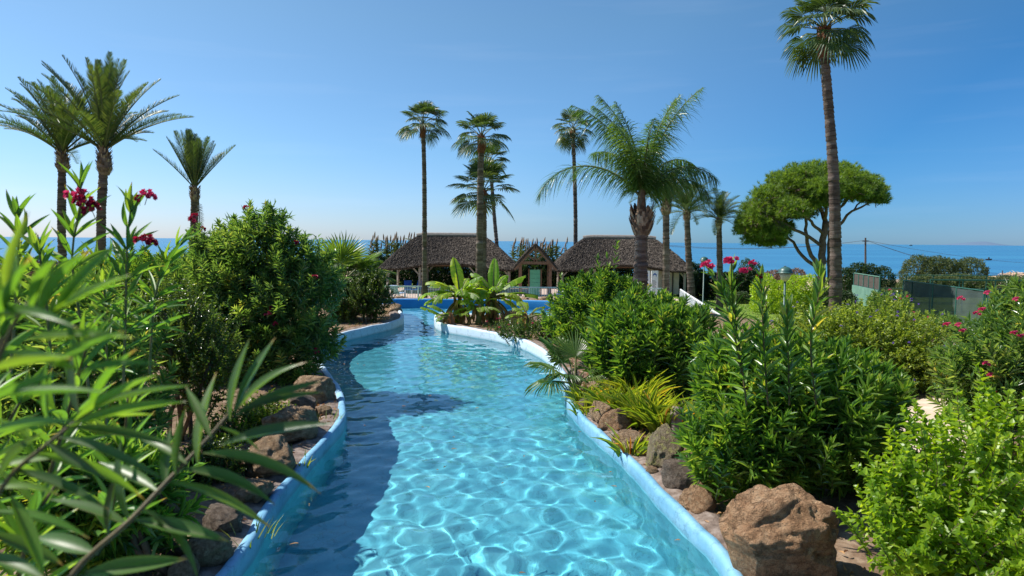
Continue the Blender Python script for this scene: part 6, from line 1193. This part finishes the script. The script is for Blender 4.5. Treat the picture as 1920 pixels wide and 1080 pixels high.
# ------------------------------------------------------------------ near oleander: every leaf a part
def leaf_px(t, a, b, wpx, Da, Db=None, m_='oleander_near', face=.35, seed=0):
    # leaf from pixel a to pixel b at distances Da, Db; its width in pixels
    o = np.array(t.location); Db = Db or Da; p = P(a[0], a[1], Da); q = P(b[0], b[1], Db); d = q - p; L_ = np.linalg.norm(d); W_ = wpx / 1280 * (Da + Db) / 2; r = np.random.default_rng(seed + int(a[0] * 7 + a[1]))
    up_ = unit(np.array([0, -face, 1.]) + r.normal(0, .22, 3)); 
    if abs(unit(d)[2]) > .8: up_ = unit(np.array([-.5 + r.normal(0, .4), -1, .3]))
    put_leaf(t, p - o, d, L_, W_, m_, r, up_)
base = np.array([-.95, .25, .12]); nr_ = thing('oleander_branches', 'out of focus oleander branches right in front of the camera at lower left', 'bush', tuple(base))
def stem_px(t, pts, rad, m_='stembrown'):
    o = np.array(t.location); g = Geo(); p = smooth_poly([P(*q) - o if len(q) == 3 and q[1] > -900 else np.array(q[:3]) for q in pts], .02, False); tube(g, p, np.linspace(rad, rad * .55, len(p)), 8, .5); link('stem', g.mesh('stem', M[m_], True), t)
stem_px(nr_, [(60, 1260, .72), (130, 1085, .78), (245, 975, .82), (318, 898, .86), (390, 822, .9), (430, 775, .92)], .0042)
A = [((432, 790), (447, 632), 24), ((440, 775), (512, 630), 22), ((445, 770), (541, 655), 22), ((440, 782), (603, 708), 24), ((446, 770), (608, 735), 16), ((415, 835), (628, 786), 26), ((372, 872), (384, 690), 26), ((380, 850), (608, 880), 26), ((340, 880), (522, 908), 26), ((318, 905), (527, 968), 25), ((255, 975), (433, 1016), 30), ((160, 1075), (345, 1052), 34), ((395, 820), (345, 720), 18), ((330, 890), (350, 760), 20), ((310, 912), (320, 800), 22), ((245, 980), (210, 830), 26), ((205, 1010), (215, 880), 30), ((300, 925), (180, 860), 26), ((240, 985), (90, 930), 30), ((185, 1040), (40, 1000), 34), ((150, 1080), (300, 1120), 34), ((270, 955), (400, 1060), 22), ((350, 870), (240, 800), 22), ((410, 800), (500, 840), 16)]
for i, (a, b_, w_) in enumerate(A): leaf_px(nr_, a, b_, w_, .86, .88 + .03 * math.sin(i * 2.3), m_='oleander_olive', seed=i)
# broad leaves at the far left, closest to the lens
Bq = [((12, 560), (42, 395), 24), ((45, 560), (18, 430), 24), ((60, 590), (100, 452), 30), ((72, 600), (150, 440), 28), ((95, 610), (205, 450), 34), ((80, 600), (240, 505), 26), ((30, 600), (-30, 470), 26), ((-20, 640), (62, 470), 22), ((40, 640), (250, 622), 24), ((10, 660), (155, 690), 24), ((-20, 700), (135, 655), 22), ((-30, 760), (120, 700), 26), ((-20, 745), (200, 735), 26), ((-40, 820), (150, 790), 26), ((100, 690), (235, 620), 22), ((150, 700), (285, 670), 22), ((160, 680), (120, 580), 20), ((-30, 600), (120, 560), 26)]
for i, (a, b_, w_) in enumerate(Bq): leaf_px(nr_, a, b_, w_ * .95, .56, .54 + .03 * math.sin(i * 1.7), seed=50 + i)
stem_px(nr_, [(-60, 900, .56), (-20, 720, .56), (30, 600, .56), (60, 560, .56)], .003)
Cq = [((130, 800), (345, 742), 22), ((120, 800), (330, 838), 22), ((140, 790), (290, 690), 22), ((110, 820), (300, 880), 22), ((60, 850), (290, 905), 24), ((20, 880), (210, 950), 24), ((100, 800), (60, 690), 20), ((150, 780), (130, 660), 20), ((-20, 880), (120, 850), 24), ((60, 830), (-20, 760), 22), ((-20, 960), (170, 990), 28), ((-20, 1000), (120, 1060), 30), ((20, 930), (90, 1080), 26), ((-30, 1040), (90, 1090), 30), ((150, 790), (290, 770), 18), ((90, 830), (200, 900), 20), ((170, 770), (230, 640), 18), ((180, 765), (352, 700), 18), ((-20, 920), (110, 900), 22), ((0, 900), (60, 780), 20)]
for i, (a, b_, w_) in enumerate(Cq): leaf_px(nr_, a, b_, w_, .74, .74 + .05 * math.sin(i * 1.9), m_='oleander_olive' if i % 2 else 'oleander_near', seed=90 + i)
stem_px(nr_, [(-60, 1100, .74), (0, 920, .74), (80, 840, .74), (170, 770, .76)], .0035)
# second stem with shoots of whorled leaves, somewhat deeper
def whorls_px(t, spec, seed, nw, ll, lw, m_, per=3, rad=.005, low=60, high=15, start=.1, fl=None, fls=.035, ms='stembrown'):
    tall_stem(t, spec, 1, seed, nw, ll, lw, m_, per=per, fl=fl, rad=rad, start=start, low=low, high=high, flsize=fls, mat_stem=ms)
for k, (sp, nw) in enumerate([([(60, 1000, 1.3), (120, 800, 1.3), (160, 660, 1.3), (180, 600, 1.3)], 10), ([(-60, 900, 1.2), (-20, 700, 1.2), (20, 600, 1.2)], 9), ([(200, 1000, 1.5), (230, 850, 1.5), (240, 740, 1.5)], 9), ([(20, 1150, 1.1), (60, 980, 1.1), (110, 900, 1.1)], 8), ([(-80, 1000, 1.4), (0, 820, 1.4), (60, 720, 1.4)], 9)]):
    whorls_px(nr_, sp, 700 + k, nw, .13, .0165, 'oleander_near')
# the tall flowering stems behind, against the sky
bs_ = gpt(160, 2.4); tf = thing('oleander_bush', 'tall oleander stems with crimson flowers standing against the sky at left', 'bush', tuple(bs_))
S_ = [([(170, 760, 2.4), (150, 600, 2.4), (135, 480, 2.4), (150, 390, 2.4), (150, 335, 2.4)], 15), ([(230, 760, 2.4), (235, 600, 2.4), (238, 470, 2.4), (244, 400, 2.4), (248, 365, 2.4)], 14), ([(20, 700, 2.3), (30, 560, 2.3), (35, 450, 2.3), (32, 390, 2.3)], 12),
      ([(280, 700, 2.6), (290, 560, 2.6), (310, 500, 2.6), (350, 440, 2.6)], 12), ([(100, 760, 2.2), (90, 600, 2.2), (75, 480, 2.2), (70, 440, 2.2)], 10), ([(200, 800, 2.6), (200, 650, 2.6), (195, 540, 2.6), (185, 480, 2.6)], 11)]
for k, (sp, nw) in enumerate(S_): whorls_px(tf, sp, 730 + k, nw, .155, .017, 'oleander_near', start=.3, rad=.006, low=66, high=20, ms='stemgreen')
def fl(t, px, py, D, s_, m_='crimson', v=0): link('flower_cluster', flower_me(m_, v, s_), t, loc=tuple(P(px, py, D) - np.array(t.location)), rot=(.3, -.2, v))
for a in [(140, 368, 2.35, .027, 'pink', 0), (155, 372, 2.35, .026, 'pink', 1), (165, 385, 2.34, .026, 'crimson', 2), (152, 382, 2.33, .024, 'crimson', 1), (174, 398, 2.34, .028, 'crimson', 0), (276, 370, 2.4, .024, 'pink', 2), (262, 376, 2.4, .016, 'crimson', 1), (266, 452, 2.35, .022, 'crimson', 0), (276, 456, 2.35, .026, 'crimson', 2), (366, 414, 2.55, .022, 'crimson', 1)]: fl(tf, *a)
GRP = {'oleander_bush': 'oleander bushes along the pool', 'dark_hedge': 'dark hedges behind the huts', 'dark_shrub': 'dark shrubs near the pine', 'dune_scrub': 'scrub on the dunes', 'daylily_clump': 'strap leaf and grass clumps along the pool rim',
       'rock': 'rocks lining the pool', 'court_fence': 'green fences round the sports court', 'picket_fence': 'white picket railings', 'low_fan_palm': 'low fan palms by the pool', 'court_wall': 'walls of the sports court', 'dune_post': 'posts in the dunes', 'low_groundcover_shrub': 'low plants along the pool edge'}
for o_ in list(bpy.data.objects):
    k_ = o_.name.split('.')[0]
    if o_.parent is None and 'category' in o_ and 'group' not in o_ and k_ in GRP: o_['group'] = GRP[k_]
print('SCENE objects', len(bpy.data.objects), 'tris', sum(len(m.loops) - 2 * len(m.polygons) for m in bpy.data.meshes))
